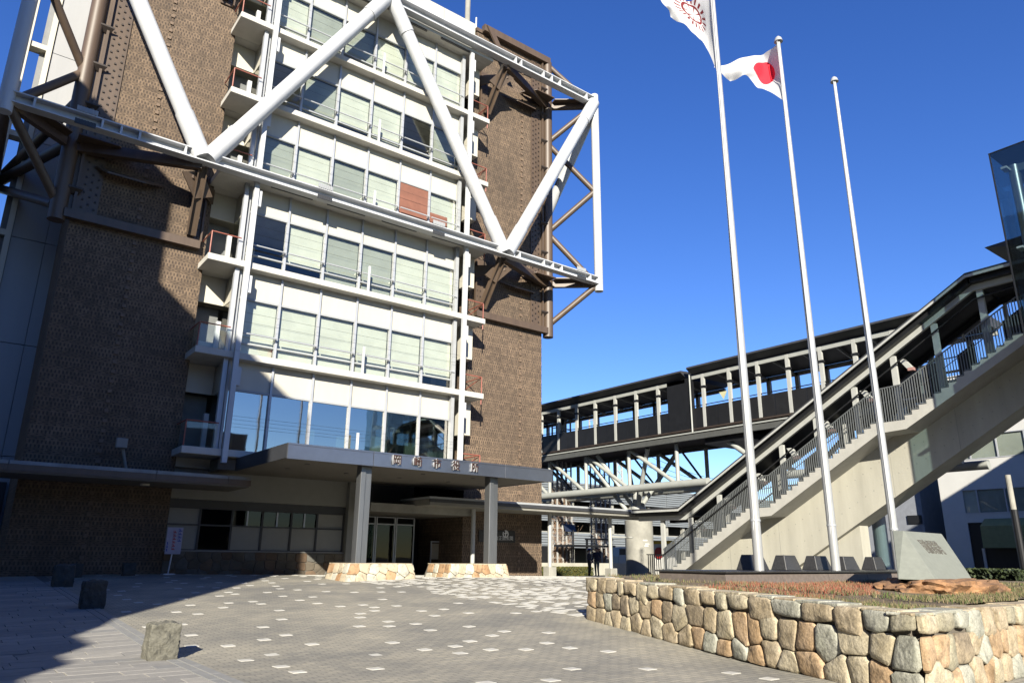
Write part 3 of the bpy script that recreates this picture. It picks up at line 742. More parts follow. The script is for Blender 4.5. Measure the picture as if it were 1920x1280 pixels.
# canopy column footings: battered plinths of pale rubble
def rubble_plinth(x0, x1, label):
    z0, z1 = -.9, -.24; y0, y1 = 23.75, 25.6
    g = empty('stone_plinth', ((x0+x1)/2, y0, z0), label, 'plinth', 'battered stone plinths under the canopy columns')
    bt = .16
    core = MB(); core.add([(x0+.03, y0+.03, z0), (x1-.03, y0+.03, z0), (x1-.03, y1, z0), (x0+.03, y1, z0),
                           (x0+bt+.03, y0+bt*.7+.03, z1-.02), (x1-bt-.03, y0+bt*.7+.03, z1-.02), (x1-bt-.03, y1-bt, z1-.02), (x0+bt+.03, y1-bt, z1-.02)],
                          [(3,2,1,0),(4,5,6,7),(0,1,5,4),(1,2,6,5),(2,3,7,6),(3,0,4,7)])
    core.build('core', MORTAR, g)
    def f(u, v, o):
        t = (v-z0)/(z1-z0); xx = x0+bt*t+(x1-x0-2*bt*t)*u/(x1-x0); return (xx, y0+.03+bt*.7*t-o, v)
    W = x1-x0; pts = []
    n = int(W/.36)
    for i in range(n):
        for j in range(2): pts.append((W*(i+.5)/n+rnd.uniform(-.1, .1)+(.1 if j else -.05), z0+.17+j*.33+rnd.uniform(-.09, .09)))
    for c in voronoi(pts, [(0, z0), (W, z0), (W, z1), (0, z1)]):
        q = inset(c, .006)
        if q: link('stone', stone_mesh(q, f, .035, .006, PALEST[rnd.choice((0, 0, 1, 1, 2))], .006), g)
    for sd in (0, 1):
        def fs(u, v, o, sd=sd):
            t = (v-z0)/(z1-z0); yy = y0+.05+u; return ((x1-bt*t-.03+o) if sd else (x0+bt*t+.03-o), yy, v)
        pts = [(.2+.4*i+rnd.uniform(-.08, .08), z0+.17+j*.33) for i in range(4) for j in range(2)]
        for c in voronoi(pts, [(0, z0), (1.6, z0), (1.6, z1), (0, z1)]):
            q = inset(c, .006)
            if q: link('stone', stone_mesh(q, fs, .035, .006, PALEST[rnd.choice((0, 1, 2))], .006), g)
    tp = MB(); tp.box(x0+bt, y0+bt*.7, z1-.02, x1-bt, y1-bt, z1+.01); tp.build('top_slab', PALEST[1], g)
rubble_plinth(11.15, 13.92, 'wider pale stone plinth under the left canopy column')
rubble_plinth(15.2, 18.12, 'pale stone plinth under the right canopy column')

# =================================================================== LEFT CANOPY, LAMP, SIGN
lc = empty('side_canopy', (3, 28.5, 2.5), 'low brown edged canopy running along the left brick wall in shade', 'canopy')
MB().box(-8, 28.55, 2.45, 9.2, 31.0, 2.72).build('roof', SOFFIT, lc)
for a, b in ((-8, -3.2), (-3.2, 1.5), (1.5, 5.9), (5.9, 8.4), (8.4, 9.25)):
    e = MB(); e.box(a+.01, 28.5, 2.72, b-.01, 28.8, 2.84); e.build('edge_trim', STEELC, lc)
    e = MB(); e.box(a+.005, 28.5, 2.5, b-.005, 28.545, 2.715); e.build('fascia_panel', BROWN, lc)
m_ = MB(); m_.tube((5.8, 29.7, 2.45), (5.8, 29.7, 2.38), .16, 16); m_.build('ceiling_lamp', PANEL, lc)
lp = empty('wall_lamp', (5.1, 30.4, 2.8), 'square white floodlight on a bent pipe above the left canopy', 'lamp')
m_ = MB(); m_.tube((5.3, 30.4, 2.72), (5.0, 30.35, 3.75), .05, 8); m_.build('pipe', CONCD, lp)
m_ = MB(); m_.box(4.72, 30.1, 3.72, 5.1, 30.3, 4.08); m_.build('lamp_head', PALEP, lp, bevel=.02)
sg = empty('notice_stand', (7.05, 29.9, -.78), 'white notice board with blue and red writing on a thin stand by the brick wall', 'sign')
m_ = MB(); m_.tube((7.05, 29.9, gz(7, 30)), (7.1, 29.9, .0), .025, 8); m_.box(6.85, 29.7, gz(7, 30), 7.25, 30.1, gz(7, 30)+.04); m_.build('stand', WHITE, sg)
m_ = MB(); m_.box(6.83, 29.86, .0, 7.38, 29.885, .95); m_.build('board', mat('white_notice', (.42, .40, .52), .5), sg)
RED = mat('red_print', (.5, .03, .03), .6); BLU = mat('blue_print', (.05, .08, .4), .6)
for n_, (mm, xx, z0, z1, wv) in enumerate(((BLU, 7.28, .45, .95, .12), (RED, 7.1, .15, .9, .11), (BLU, 6.89, .1, .5, .05))):
    m_ = MB(); zc = z0
    while zc < z1-.05:
        m_.box(xx-wv/2, 29.852, zc, xx+wv/2, 29.858, zc+.03); m_.box(xx-.012, 29.852, zc+.03, xx+.012, 29.858, zc+.085); m_.box(xx-wv/2, 29.852, zc+.05, xx-wv/2+.02, 29.858, zc+.09); zc += .12
    m_.build('printed_writing', mm, sg)

# sign plate on the right brick wall
ws = empty('wall_sign', (23.3, 31.0, 1.2), 'black wall plate with round emblem and white characters beside the entrance', 'sign')
p0 = onY(934, 994, 31.0); p1 = onY(965.5, 1017, 31.0)
MB().box(21.6, 30.99, p1.z, p1.x, 31.03, p0.z).build('plate', BLACK, ws)
WPR = mat('white_print', (.7, .7, .68), .6)
me = text_mesh('東庁舎正面玄関', .235, .003, WPR)
me.transform(Matrix.Translation((22.92, 30.984, p1.z+.20)) @ Matrix.Rotation(rad(90), 4, 'X')); link('characters', me, ws)
ec = onY(948, 1000.5, 30.985); e = MB()
for i in range(20):
    a0, a1 = 2*math.pi*i/20, 2*math.pi*(i+1)/20
    if 6 <= i <= 7: continue
    e.add([(ec.x+math.cos(a)*r, 30.984, ec.z+math.sin(a)*r) for a, r in ((a0, .13), (a1, .13), (a1, .19), (a0, .19))], [(0,1,2,3)])
e.add([(ec.x-.12, 30.983, ec.z+.0), (ec.x+.02, 30.983, ec.z+.13), (ec.x+.13, 30.983, ec.z+.02), (ec.x+.03, 30.983, ec.z+.02), (ec.x+.03, 30.983, ec.z-.12), (ec.x-.04, 30.983, ec.z-.12), (ec.x-.04, 30.983, ec.z+.01)], [(0,1,2,3,4,5,6)])
e.build('emblem', WPR, ws)
nb = empty('notice_case', (18.6, 33.2, 0), 'small lit glass notice case standing beside the entrance doors', 'notice case')
q0 = onY(810, 1018, 33.2); q1 = onY(829, 1048, 33.2)
MB().box(q0.x, 33.2, q1.z, q1.x, 33.3, q0.z).build('case', mat('cream_poster', (.5, .46, .36), .6), nb)
MB().box(q0.x-.05, 33.21, -.86, q0.x, 33.28, q0.z+.12).build('post', ALU, nb); MB().box(q1.x, 33.21, -.86, q1.x+.05, 33.28, q0.z+.12).build('post', ALU, nb)
MB().box(q0.x-.05, 33.18, q0.z+.05, q1.x+.05, 33.3, q0.z+.12).build('header', ALU, nb)

# =================================================================== COVERED WALKWAY (right)
wk = empty('covered_walkway', (25, 29.5, -.87), 'long low flat roofed walkway on white posts leading from the entrance to the stair', 'walkway roof')
MB().box(17.1, 28.35, 2.20, 33.2, 31.0-.1, 2.46).build('roof', mat('walkway_soffit', (.34, .33, .29), .7), wk)
MB().box(17.05, 28.3, 2.47, 33.25, 30.95, 2.56).build('roof_sheet', WHITE2, wk)
MB().box(17.06, 28.27, 2.32, 33.24, 28.345, 2.465).build('gutter', CANTOP, wk)
for i, xx in enumerate((20.22, 24.95, 29.25)):
    m_ = MB(); m_.tube((xx, 29.5, gz(xx, 29.5)+.45), (xx, 29.5, 2.2), .10, 14); m_.build('post', POSTW, wk)
    m_ = MB(); m_.box(xx-.24, 29.26, gz(xx, 29.5)-.05, xx+.24, 29.74, gz(xx, 29.5)+.46); m_.build('footing', CONCD, wk, bevel=.02)
m_ = MB(); m_.tube((29.25, 29.5, 1.15), (31.0, 29.5, 1.15), .05, 8); m_.build('cross_rail', POSTW, wk)

# =================================================================== FOOTBRIDGE
br = empty('footbridge', (37.5, 28, -1), 'covered black footbridge on pale grey tubular trusses, above the walkway', 'footbridge')
BX, BX2 = 35.5, 39.5; s_ = BX/34
ZD, ZR, ZP, ZB, ZC = 7.62, 11.15, 8.85, 6.95, 4.45
posts = [41.07+1.91*3, 41.07+1.91*2, 41.07+1.91, 41.07, 39.15, 37.26, 35.39, 33.5, 31.64, 29.8]
posts = [p*s_ for p in posts]
sec2 = [p*s_ for p in (26.35, 24.53, 22.67, 20.85, 18.99, 17.21, 15.35, 13.5)]
yj = 27.21*s_; yE = 12.2*s_; yS = posts[0]
for (a, b, dz) in ((yj+.35, yS, 0), (yE, yj-.1, .12)):
    # roof with a tapering dark edge
    m_ = MB(); m_.prism([(BX-.55, a, ZR+dz-.04), (BX-.5, a, ZR+dz+.08), (BX+2, a, ZR+dz+.22), (BX2+.5, a, ZR+dz+.08), (BX2+.5, a, ZR+dz-.04), (BX2-.1, a, ZR+dz-.38), (BX+.1, a, ZR+dz-.38)], (0, b-a, 0)); m_.build('roof', CANTOP, br)
    for xx in (BX+.02, BX2-.02):
        m_ = MB(); m_.box(xx-.08, a+.1, ZR+dz-.62, xx+.08, b, ZR+dz-.385); m_.build('eaves_beam', BRGREY, br)
    yy = a+.6
    while yy < b:
        m_ = MB(); m_.beam((BX+.1, yy, ZR+dz-.5), (BX2-.1, yy+.9, ZR+dz-.5), .08, .1); m_.build('roof_brace', BRGREY, br); yy += 1.9
MB().box(BX-.1, yE, ZD-.35, BX2+.1, yS, ZD-.002).build('deck', BROWND, br)
for xx in (BX, BX2):
    m_ = MB(); sx = -1 if xx == BX else 1
    m_.box(xx-.18 if sx < 0 else xx+.02, yE, ZD-.3, xx-.02 if sx < 0 else xx+.18, yS, ZD-.22); m_.build('edge_flange', BRGREY, br)
    m_ = MB(); m_.box(xx-.10 if sx < 0 else xx+.02, yE, ZD-.2, xx-.02 if sx < 0 else xx+.10, yS, ZD-.12); m_.build('edge_pipe', BRGREY, br)
    m_ = MB(); m_.box(xx-.12, yE, ZB, xx+.12, yS, ZD-.352); m_.build('girder', mat('dark_grey_girder', (.12, .125, .12), .5) if sx < 0 else bpy.data.materials['dark_grey_girder'], br)
    # parapet panels between half-posts
    ys = []
    for arr in (posts, sec2):
        for i in range(len(arr)-1): ys += [(arr[i+1], (arr[i]+arr[i+1])/2), ((arr[i]+arr[i+1])/2, arr[i])]
    ys += [(posts[-1]-1.6, posts[-1]-.8), (posts[-1]-.8, posts[-1]), (yj-.9, yj-.1)]
    for a, b in ys:
        m_ = MB(); m_.box(xx-.03, a+.015, ZD+.02, xx+.03, b-.015, ZP); m_.build('parapet_panel', BLACK, br)
    m_ = MB(); m_.tube((xx, yE, ZP+.12), (xx, yS, ZP+.12), .03, 6); m_.build('handrail', BLACK, br)
    if sx > 0: m_ = MB(); m_.box(xx-.03, yE, ZP+.35, xx+.03, yS, ZP+.47); m_.build('wind_rail', BLACK, br)
    for yy in posts+sec2:
        m_ = MB(); zt = ZR-.38+(0.1 if yy in sec2 else 0)
        m_.box(xx-.07, yy-.10, ZD, xx+.09, yy+.10, zt) if sx < 0 else m_.box(xx-.1, yy-.12, ZD, xx+.1, yy+.12, zt)
        m_.build('roof_post', POSTW, br)
        if sx < 0:
            m_ = MB(); m_.box(xx-.10, yy-.16, ZP+1.15, xx+.12, yy+.16, ZP+1.28); m_.build('post_collar', BLACK, br)
        m_ = MB()
m_ = MB(); m_.box(BX-.06, yj-.1, ZD-.1, BX+.1, yj+1.9, ZR-.35); m_.build('joint_panel', BLACK, br)
m_ = MB(); m_.tube((BX-.14, yj, ZD-.3), (BX-.14, yj, ZR), .05, 10); m_.build('downpipe', BRGREY, br)
m_ = MB(); m_.prism([(BX-.01, sec2[1]+.2, ZD+1.9), (BX-.01, sec2[1]+.75, ZD+1.9), (BX-.01, sec2[1]+.47, ZD+1.45)], (-.03, 0, 0))
m_.build('triangle_sign', mat('pale_yellow_sign', (.6, .58, .35), .5), br)
# upper leaf of the truss and lower tubes (two planes converging to a single line of chords)
cxl = BX+.55; cxr = BX2-.55
def bt(name, a, b, r, m=BRGREY, seg=14): m_ = MB(); m_.tube(a, b, r, seg); return m_.build(name, m, br, smooth=True)
bt('bottom_chord', (cxl, 28.0, ZC), (cxl, 48, ZC), .25, seg=20)
bt('bottom_chord', (cxr, 30.5, ZC), (cxr, 48, ZC), .25, seg=20)
for cxx in (cxl, cxr):
    for n_, yn in enumerate((42.6, 38.6, 34.4, 30.3)):
        bt('truss_upright', (cxx, yn, ZC), (cxx, yn, ZB), .13)
    for ya, yb in ((42.4, 38.8), (38.4, 34.6), (34.2, 30.5)):
        bt('truss_brace', (cxx, ya, ZB), (cxx, yb, ZC+.1), .13)
    bt('truss_brace', (cxx, 42.8, ZC+.1), (cxx, 46, ZB), .13)
for yn in (42.6, 38.6, 34.4, 30.3):
    bt('cross_brace', (cxr, yn, ZC), (cxl, yn+.0, ZB), .07, BROWND, seg=10)
py_ = 35.1
for a in ((cxl, 37.4), (cxl, 32.7), (cxr, 37.4), (cxr, 32.7)):
    bt('pier_strut', ((cxl+cxr)/2-.1, py_, 3.0), (a[0], a[1], ZB), .15)
bt('pier_strut', (cxl, 38.6, ZB), (cxl+.9, py_+.4, 3.0), .15)
bt('pier_head', ((cxl+cxr)/2, py_, 2.9), ((cxl+cxr)/2, py_, 4.6), .32, POSTW); bt('pier_cone', ((cxl+cxr)/2, py_, 2.4), ((cxl+cxr)/2, py_, 3.4), .5, POSTW)
bt('cross_tube', (cxl, py_, ZC), (cxr, py_, ZC), .2)
m_ = MB(); m_.tube(((cxl+cxr)/2, py_, -1.1), ((cxl+cxr)/2, py_, 2.5), .93, 40); m_.build('concrete_pier', CONCD, br, smooth=True)
m_ = MB()
for dz, a0, a1 in ((1.15, 238, 258), (.92, 248, 268), (.80, 244, 262)):
    for q in range(6):
        t0 = rad(a0+(a1-a0)*q/6); t1 = rad(a0+(a1-a0)*(q+.75)/6); cxp = (cxl+cxr)/2
        m_.add([(cxp+.935*math.cos(t), py_+.935*math.sin(t), z) for t, z in ((t0, dz), (t1, dz), (t1, dz+.08), (t0, dz+.08))], [(0,1,2,3)])
m_.build('painted_writing', WPR, br)
# further truss under the second span, half hidden by the stair roof
for a, b in (((cxl, 26.9, ZB+.1), (cxl, 23.4, ZC)), ((cxr, 26.9, ZB), (cxr, 23.4, ZC)), ((cxl, 20.4, ZB), (cxl, 23.4, ZC)), ((cxr, 20.4, ZB), (cxr, 23.4, ZC))): bt('truss_brace', a, b, .15)
bt('bottom_chord', (cxl, 14, ZC), (cxl, 23.8, ZC), .22); bt('bottom_chord', (cxr, 14, ZC), (cxr, 23.8, ZC), .22)
MB().box(BX+.2, 24.6, ZB-.35, BX2-.2, 27.8, ZB-.002).build('span_bearing', BLACK, br)

# =================================================================== STAIR
stp = empty('footbridge_stair', (31, 26.4, -.86), 'long concrete stair with grey balusters and a sloping roof climbing up to the footbridge', 'staircase')
SX0, SX1 = 30.0, 32.6
prof = []   # (y, z) of treads: each tread from y0 down to y1 at z
yv, zv = 26.42, -.86; zend = []
def flight(n, y0, z0, y1, z1):
    out = []
    for i in range(n):
        a = y0+(y1-y0)*i/n; b = y0+(y1-y0)*(i+1)/n; out.append((a, b, z0+(z1-z0)*(i+1)/n))
    return out
fl1 = flight(19, 26.42, -.86, 21.0, 2.32); fl2 = flight(18, 19.95, 2.32, 14.62, 5.45); fl3 = flight(15, 13.5, 5.45, 9.0, 7.98)
lands = [(21.0, 19.95, 2.32), (14.62, 13.5, 5.45), (9.0, 4.0, 7.98)]
treads = fl1+[lands[0]]+fl2+[lands[1]]+fl3+[lands[2]]
def und(yy, off=.42):
    """underside of the stringer at depth yy"""
    return interp(-yy, [-26.42, -21.0, -19.95, -14.62, -13.5, -9.0, -4.0], [-.86, 2.32, 2.32+.05, 5.45, 5.50, 7.98, 7.98])-off
for a, b, z in treads:
    m_ = MB(); m_.prism([(SX0, a, z), (SX0, b, z), (SX0, b, max(und(b), -1.1)), (SX0, a, max(und(a), -1.1))], (SX1-SX0, 0, 0))
    m_.build('step' if a-b < .6 else 'landing', CONCP, stp)
GX0, GX1 = 31.2, 32.4
gb = [(25.9, -1.2), (20.2, -1.2)]
p1_ = onX(1571, 1008, GX0); p2_ = onX(1864, 800, GX0)
slope = (p2_.z-p1_.z)/(p2_.y-p1_.y)
def gbot(yy): return p1_.z+slope*(yy-p1_.y)
yk = p1_.y+(-1.2-p1_.z)/slope
bot = [(yk, -1.2), (p1_.y, p1_.z), (14.0, gbot(14.0)), (11, gbot(11)-.0), (8.5, gbot(8.5)), (4, gbot(8.5)+.2)]
top = [(4, und(4)-.002), (9, und(9)-.002), (13.5, und(13.5)-.002), (14.62, und(14.62)-.002), (19.95, und(19.95)-.002), (21, und(21)-.002), (26.0, -.95)]
m_ = MB(); poly = [(GX0, 26.0, -1.2)]+[(GX0, a, b) for a, b in bot]+[(GX0, a, b) for a, b in top]
cols_ = sorted(set([26.0, yk, p1_.y, 14.0, 11, 8.5, 4, 9, 13.5, 14.62, 19.95, 21]))
def tz(yy): return interp(yy, [t[0] for t in top], [t[1] for t in top])
def bz(yy): return interp(yy, sorted(b[0] for b in bot)+[26.0], [b[1] for b in sorted(bot)]+[-1.2])
for a, b in zip(cols_[:-1], cols_[1:]): m_.prism([(GX0, a, bz(a)), (GX0, b, bz(b)), (GX0, b, tz(b)), (GX0, a, tz(a))], (GX1-GX0, 0, 0))
m_.build('girder_wall', CONC, stp)
for yy in (23.2, 20.4, 17.6, 14.85, 12.1, 9.4):
    if tz(yy)-bz(yy) > .3: MB().box(GX0-.004, yy-.011, bz(yy)+.02, GX0+.01, yy+.011, tz(yy)-.02).build('form_joint', CONCD, stp)
pa = onX(1617, 1030, GX0+.3)
m_ = MB(); m_.prism([(GX0+.3, pa.y, -1.2), (GX0+.3, 22, -1.2), (GX0+.3, 22, bz(22)-.01 if bz(22) > -1.19 else -1.15), (GX0+.3, yk, bz(yk)+.05), (GX0+.3, pa.y, bz(pa.y)-.005)], (.7, 0, 0)); m_.build('pier_wall', CONC, stp)
th = MB()
for q in range(46):
    yy = 8.5+q*.38; 
    for z_ in (.35, .75):
        zz = bz(yy)*(1-z_)+tz(yy)*z_
        if zz > -.8 and tz(yy)-bz(yy) > .5: th.tube((GX0-.006, yy, zz), (GX0+.01, yy, zz), .024, 8)
if th.v: tag(th.build('tie_holes', CONCD, stp), kind='stuff')
# round columns behind
for yy, xx in ((onX(1654, 1030, 33.6).y, 33.6),):
    m_ = MB(); m_.tube((xx, yy, -1.3), (xx, yy, 3.8), .3, 20); m_.build('round_pier', POSTW, stp)
# balusters, near side
bal = []
for (a, b, z) in treads:
    n = 3 if a-b < .6 else int((a-b)/.10)
    for i in range(n): bal.append((a-(a-b)*(i+.5)/n, z))
def railz(yy): return und(yy, 0)+1.38
k_ = 0
bme = None
for yy, z in bal:
    if yy < 6.6: continue
    h = railz(yy)-z-.0
    m_ = MB(); m_.box(SX0+.03, yy-.013, z, SX0+.07, yy+.013, z+h); m_.build('baluster', RAILG, stp); k_ += 1
def polytube(mb, pts, r, seg=8):
    for a, b in zip(pts[:-1], pts[1:]): mb.tube(a, b, r, seg)
kn = [26.42, 21.0, 19.95, 14.62, 13.5, 9.0, 5.0]
m_ = MB(); polytube(m_, [(SX0+.05, yy, railz(yy)+.01) for yy in kn], .028); m_.build('top_rail', RAILG, stp)
m_ = MB(); polytube(m_, [(SX0+.12, yy, railz(yy)-.55) for yy in kn], .018); m_.build('handrail', RAILG, stp)
for q, (a, b, z) in enumerate(treads):
    if a-b < .6:
        m_ = MB(); m_.box(SX0+.02, b+.02, z+.03, SX0+.08, a-.02, z+.065); m_.build('bottom_rail', RAILG, stp)
# far parapet: glass with black rail and mesh
m_ = MB()
for a, b in zip(kn[:-1], kn[1:]): m_.prism([(SX1-.05, a, und(a, 0)+.25), (SX1-.05, b, und(b, 0)+.25), (SX1-.05, b, und(b, 0)+.62), (SX1-.05, a, und(a, 0)+.62)], (.03, 0, 0))
m_.build('far_kerb', BLACK, stp)
m_ = MB(); polytube(m_, [(SX1-.05, yy, und(yy, 0)+1.15) for yy in kn], .04); m_.build('far_rail', BLACK, stp)
m_ = MB()
yy = 26.0
while yy > 5.2: m_.box(SX1-.06, yy-.02, und(yy, 0), SX1-.02, yy+.02, und(yy, 0)+1.12); yy -= .62
m_.build('far_rail_posts', RAILG, stp)
# roof: z over y
ry = [33.2*.0+29.9, 25.3, 10.35, 3.6]; rz = [2.98, 2.98, onX(1808, 512, 29.5).z, onX(1808, 512, 29.5).z+.02]
pA = onX(1272, 950, 29.5); pB = onX(1808, 512, 29.5); pC = onX(1190, 962, 29.5)
ry = [pC.y+.2, pA.y, pB.y, 3.6]; rz = [pA.z+.02, pA.z, pB.z, pB.z+.05]
for i in range(3):
    a, b, za, zb = ry[i], ry[i+1], rz[i], rz[i+1]
    m_ = MB(); m_.prism([(29.5, a, za), (29.5, b, zb), (29.5, b, zb-.14), (29.5, a, za-.14)], (3.6, 0, 0)); m_.build('roof', CANTOP, stp)
    m_ = MB(); m_.prism([(29.44, a, za-.10), (29.44, b, zb-.10), (29.44, b, zb-.20), (29.44, a, za-.20)], (.05, 0, 0)); m_.build('eaves_trim', POSTW, stp)
    m_ = MB(); m_.prism([(29.7, a-.05, za-.145), (29.7, b, zb-.145), (29.7, b, zb-.36), (29.7, a-.05, za-.36)], (3.2, 0, 0)); m_.build('roof_lining', BLACK, stp)
    m_ = MB(); m_.prism([(30.0, a, za-.365), (30.0, b, zb-.365), (30.0, b, zb-.60), (30.0, a, za-.60)], (.14, 0, 0)); m_.build('eaves_beam', POSTW, stp)
    m_ = MB(); m_.prism([(32.5, a, za-.365), (32.5, b, zb-.365), (32.5, b, zb-.60), (32.5, a, za-.60)], (.14, 0, 0)); m_.build('eaves_beam', BLACK, stp)
def roofz(yy): return interp(yy, ry[::-1], rz[::-1])
SPK = mat('pale_pink_reflector', (.5, .28, .25), .5)
py = [onX(x, y_, 30.07).y for x, y_ in [(1241.5, 1000), (1293, 980), (1347, 940), (1405, 900), (1465.6, 860), (1530, 810), (1603, 760), (1673.5, 680), (1753.8, 640), (1843, 590)]]
for n_, yy in enumerate(py):
    zb = max(und(yy, 0), -.9)
    m_ = MB(); m_.box(30.10, yy-.11, zb, 30.24, yy+.11, roofz(yy)-.60); m_.build('roof_post', POSTW, stp)
    if n_ % 2: m_ = MB(); m_.box(32.5, yy-.06, zb, 32.6, yy+.06, roofz(yy)-.60); m_.build('roof_post', POSTW, stp)
    if 0 < n_ < 8:
        z = roofz(yy)-.75
        m_ = MB(); m_.prism([(30.3, yy-.15, z), (30.3, yy-.35, z), (30.3, yy-.65, z-.42), (30.3, yy-.45, z-.45)], (.25, 0, 0)); m_.build('roof_bracket', POSTW, stp)
        m_ = MB(); m_.box(30.28, yy-.68, z-.52, 30.55, yy-.46, z-.40); m_.build('bracket_lamp', SPK, stp)
m_ = MB(); polytube(m_, [(29.98, yy, zz) for yy, zz in ((26.9, und(26.42, 0)+1.02), (26.4, und(26.42, 0)+1.1), (pB.y, und(9.6, 0)+2.0), (6, und(6, 0)+2.0))], .035); m_.build('conduit', BLACK, stp)
m_ = MB(); m_.box(30.1, 26.5, -.95, 30.5, 26.9, -.45); m_.build('footing', CONCD, stp, bevel=.02)
e0 = onX(1275, 1078, 29.8); m_ = MB(); m_.box(29.55, e0.y-.35, -.95, 29.95, e0.y+.25, -.5); m_.build('footing', CONCD, stp, bevel=.03)
# blue-white glazing strip seen through the balusters
m_ = MB()
for a, b in zip(kn[:-1], kn[1:]): m_.prism([(SX1+.02, a, und(a, 0)+.65), (SX1+.02, b, und(b, 0)+.65), (SX1+.02, b, und(b, 0)+1.1), (SX1+.02, a, und(a, 0)+1.1)], (.01, 0, 0))
m_.build('glass_screen', GLASS, stp)
yy = 25.2
while yy > 6:
    b_ = yy-rnd.uniform(.7, 1.15); m_ = MB(); m_.prism([(SX1+.04, yy, und(yy, 0)+.6), (SX1+.04, b_, und(b_, 0)+.6), (SX1+.04, b_, und(b_, 0)+2.1), (SX1+.04, yy, und(yy, 0)+2.1)], (.02, 0, 0)); m_.build('far_panel', BLACK, stp); yy -= 1.85

# =================================================================== LIFT TOWER
lt = empty('lift_tower', (28.5, 6.5, -1.4), 'tall teal glass lift tower with steel frame at the top of the stair', 'lift tower')
c0 = onX(1854, 290, 27.0)
LX0, LX1, LY1, LY0, LZ = 27.0, 30.0, c0.y, c0.y-3.6, c0.z
zl = [-1.4, 1.6, 4.6, 7.4, 10.1, LZ]
for a, b in zip(zl[:-1], zl[1:]):
    for (x0, y0, x1, y1) in ((LX0, LY0, LX0+.02, (LY0+LY1)/2-.01), (LX0, (LY0+LY1)/2+.01, LX0+.02, LY1), (LX0+.03, LY1-.02, (LX0+LX1)/2, LY1), ((LX0+LX1)/2+.02, LY1-.02, LX1, LY1), (LX1-.02, LY0, LX1, LY1-.03), (LX0+.03, LY0, LX1-.03, LY0+.02)):
        MB().box(x0, y0, a+.012, x1, y1, b-.012).build('glass_panel', GLASSG, lt)
MB().box(LX0-.02, LY0-.02, LZ, LX1+.02, LY1+.02, LZ+.03).build('roof_trim', BLACK, lt)
MB().box(LX0-.012, LY1-.03, -1.4, LX0+.03, LY1+.012, LZ).build('corner_bead', BLACK, lt)
for xx in (LX0+.5, LX1-.5):
    for yy in (LY0+.5, LY1-.5):
        m_ = MB(); m_.tube((xx, yy, -1.4), (xx, yy, LZ-.5), .17, 20); m_.build('frame_column', STEELC, lt, smooth=True)
for z in zl[2:]:
    z = z-.65 if z == LZ else z
    for (a, b) in (((LX0+.5, LY0+.5), (LX0+.5, LY1-.5)), ((LX0+.5, LY1-.5), (LX1-.5, LY1-.5)), ((LX1-.5, LY0+.5), (LX1-.5, LY1-.5))):
        m_ = MB(); m_.beam((*a, z), (*b, z), .18, .26); m_.build('frame_beam', mat('dark_steel', (.12, .14, .14), .4) if 'dark_steel' not in bpy.data.materials else bpy.data.materials['dark_steel'], lt)
    for yy in (LY1-.35, (LY0+LY1)/2):
        m_ = MB(); m_.box(LX0+.022, yy-.09, z-.04, LX0+.42, yy+.09, z+.04); m_.build('glass_clamp', ALU, lt)
MB().box(LX0+.32, LY0+.3, -1.4, LX1-.3, LY1-.32, 8.6).build('shaft_wall', mat('grey_shaft_wall', (.30, .36, .38), .5), lt)
m_ = MB(); m_.box(LX0+1.0, LY0+1.0, LZ-3.4, LX1-.9, LY1-1.1, LZ-1.0); m_.build('lift_motor', BLACK, lt)
m_ = MB(); m_.tube((LX0+.9, LY1-1.2, LZ-2.6), (LX0+1.0, LY1-1.2, LZ-2.6), .38, 20); m_.build('pulley', mat('dark_steel2', (.08, .08, .09), .4), lt)
e0 = onX(1863, 470, 30.5)
m_ = MB(); m_.prism([(29.9, e0.y+.1, e0.z), (29.9, 3.5, e0.z+.25), (29.9, 3.5, e0.z-.1), (29.9, e0.y-.9, e0.z-.25)], (4.2, 0, 0)); m_.build('lobby_roof', CANTOP, lt)

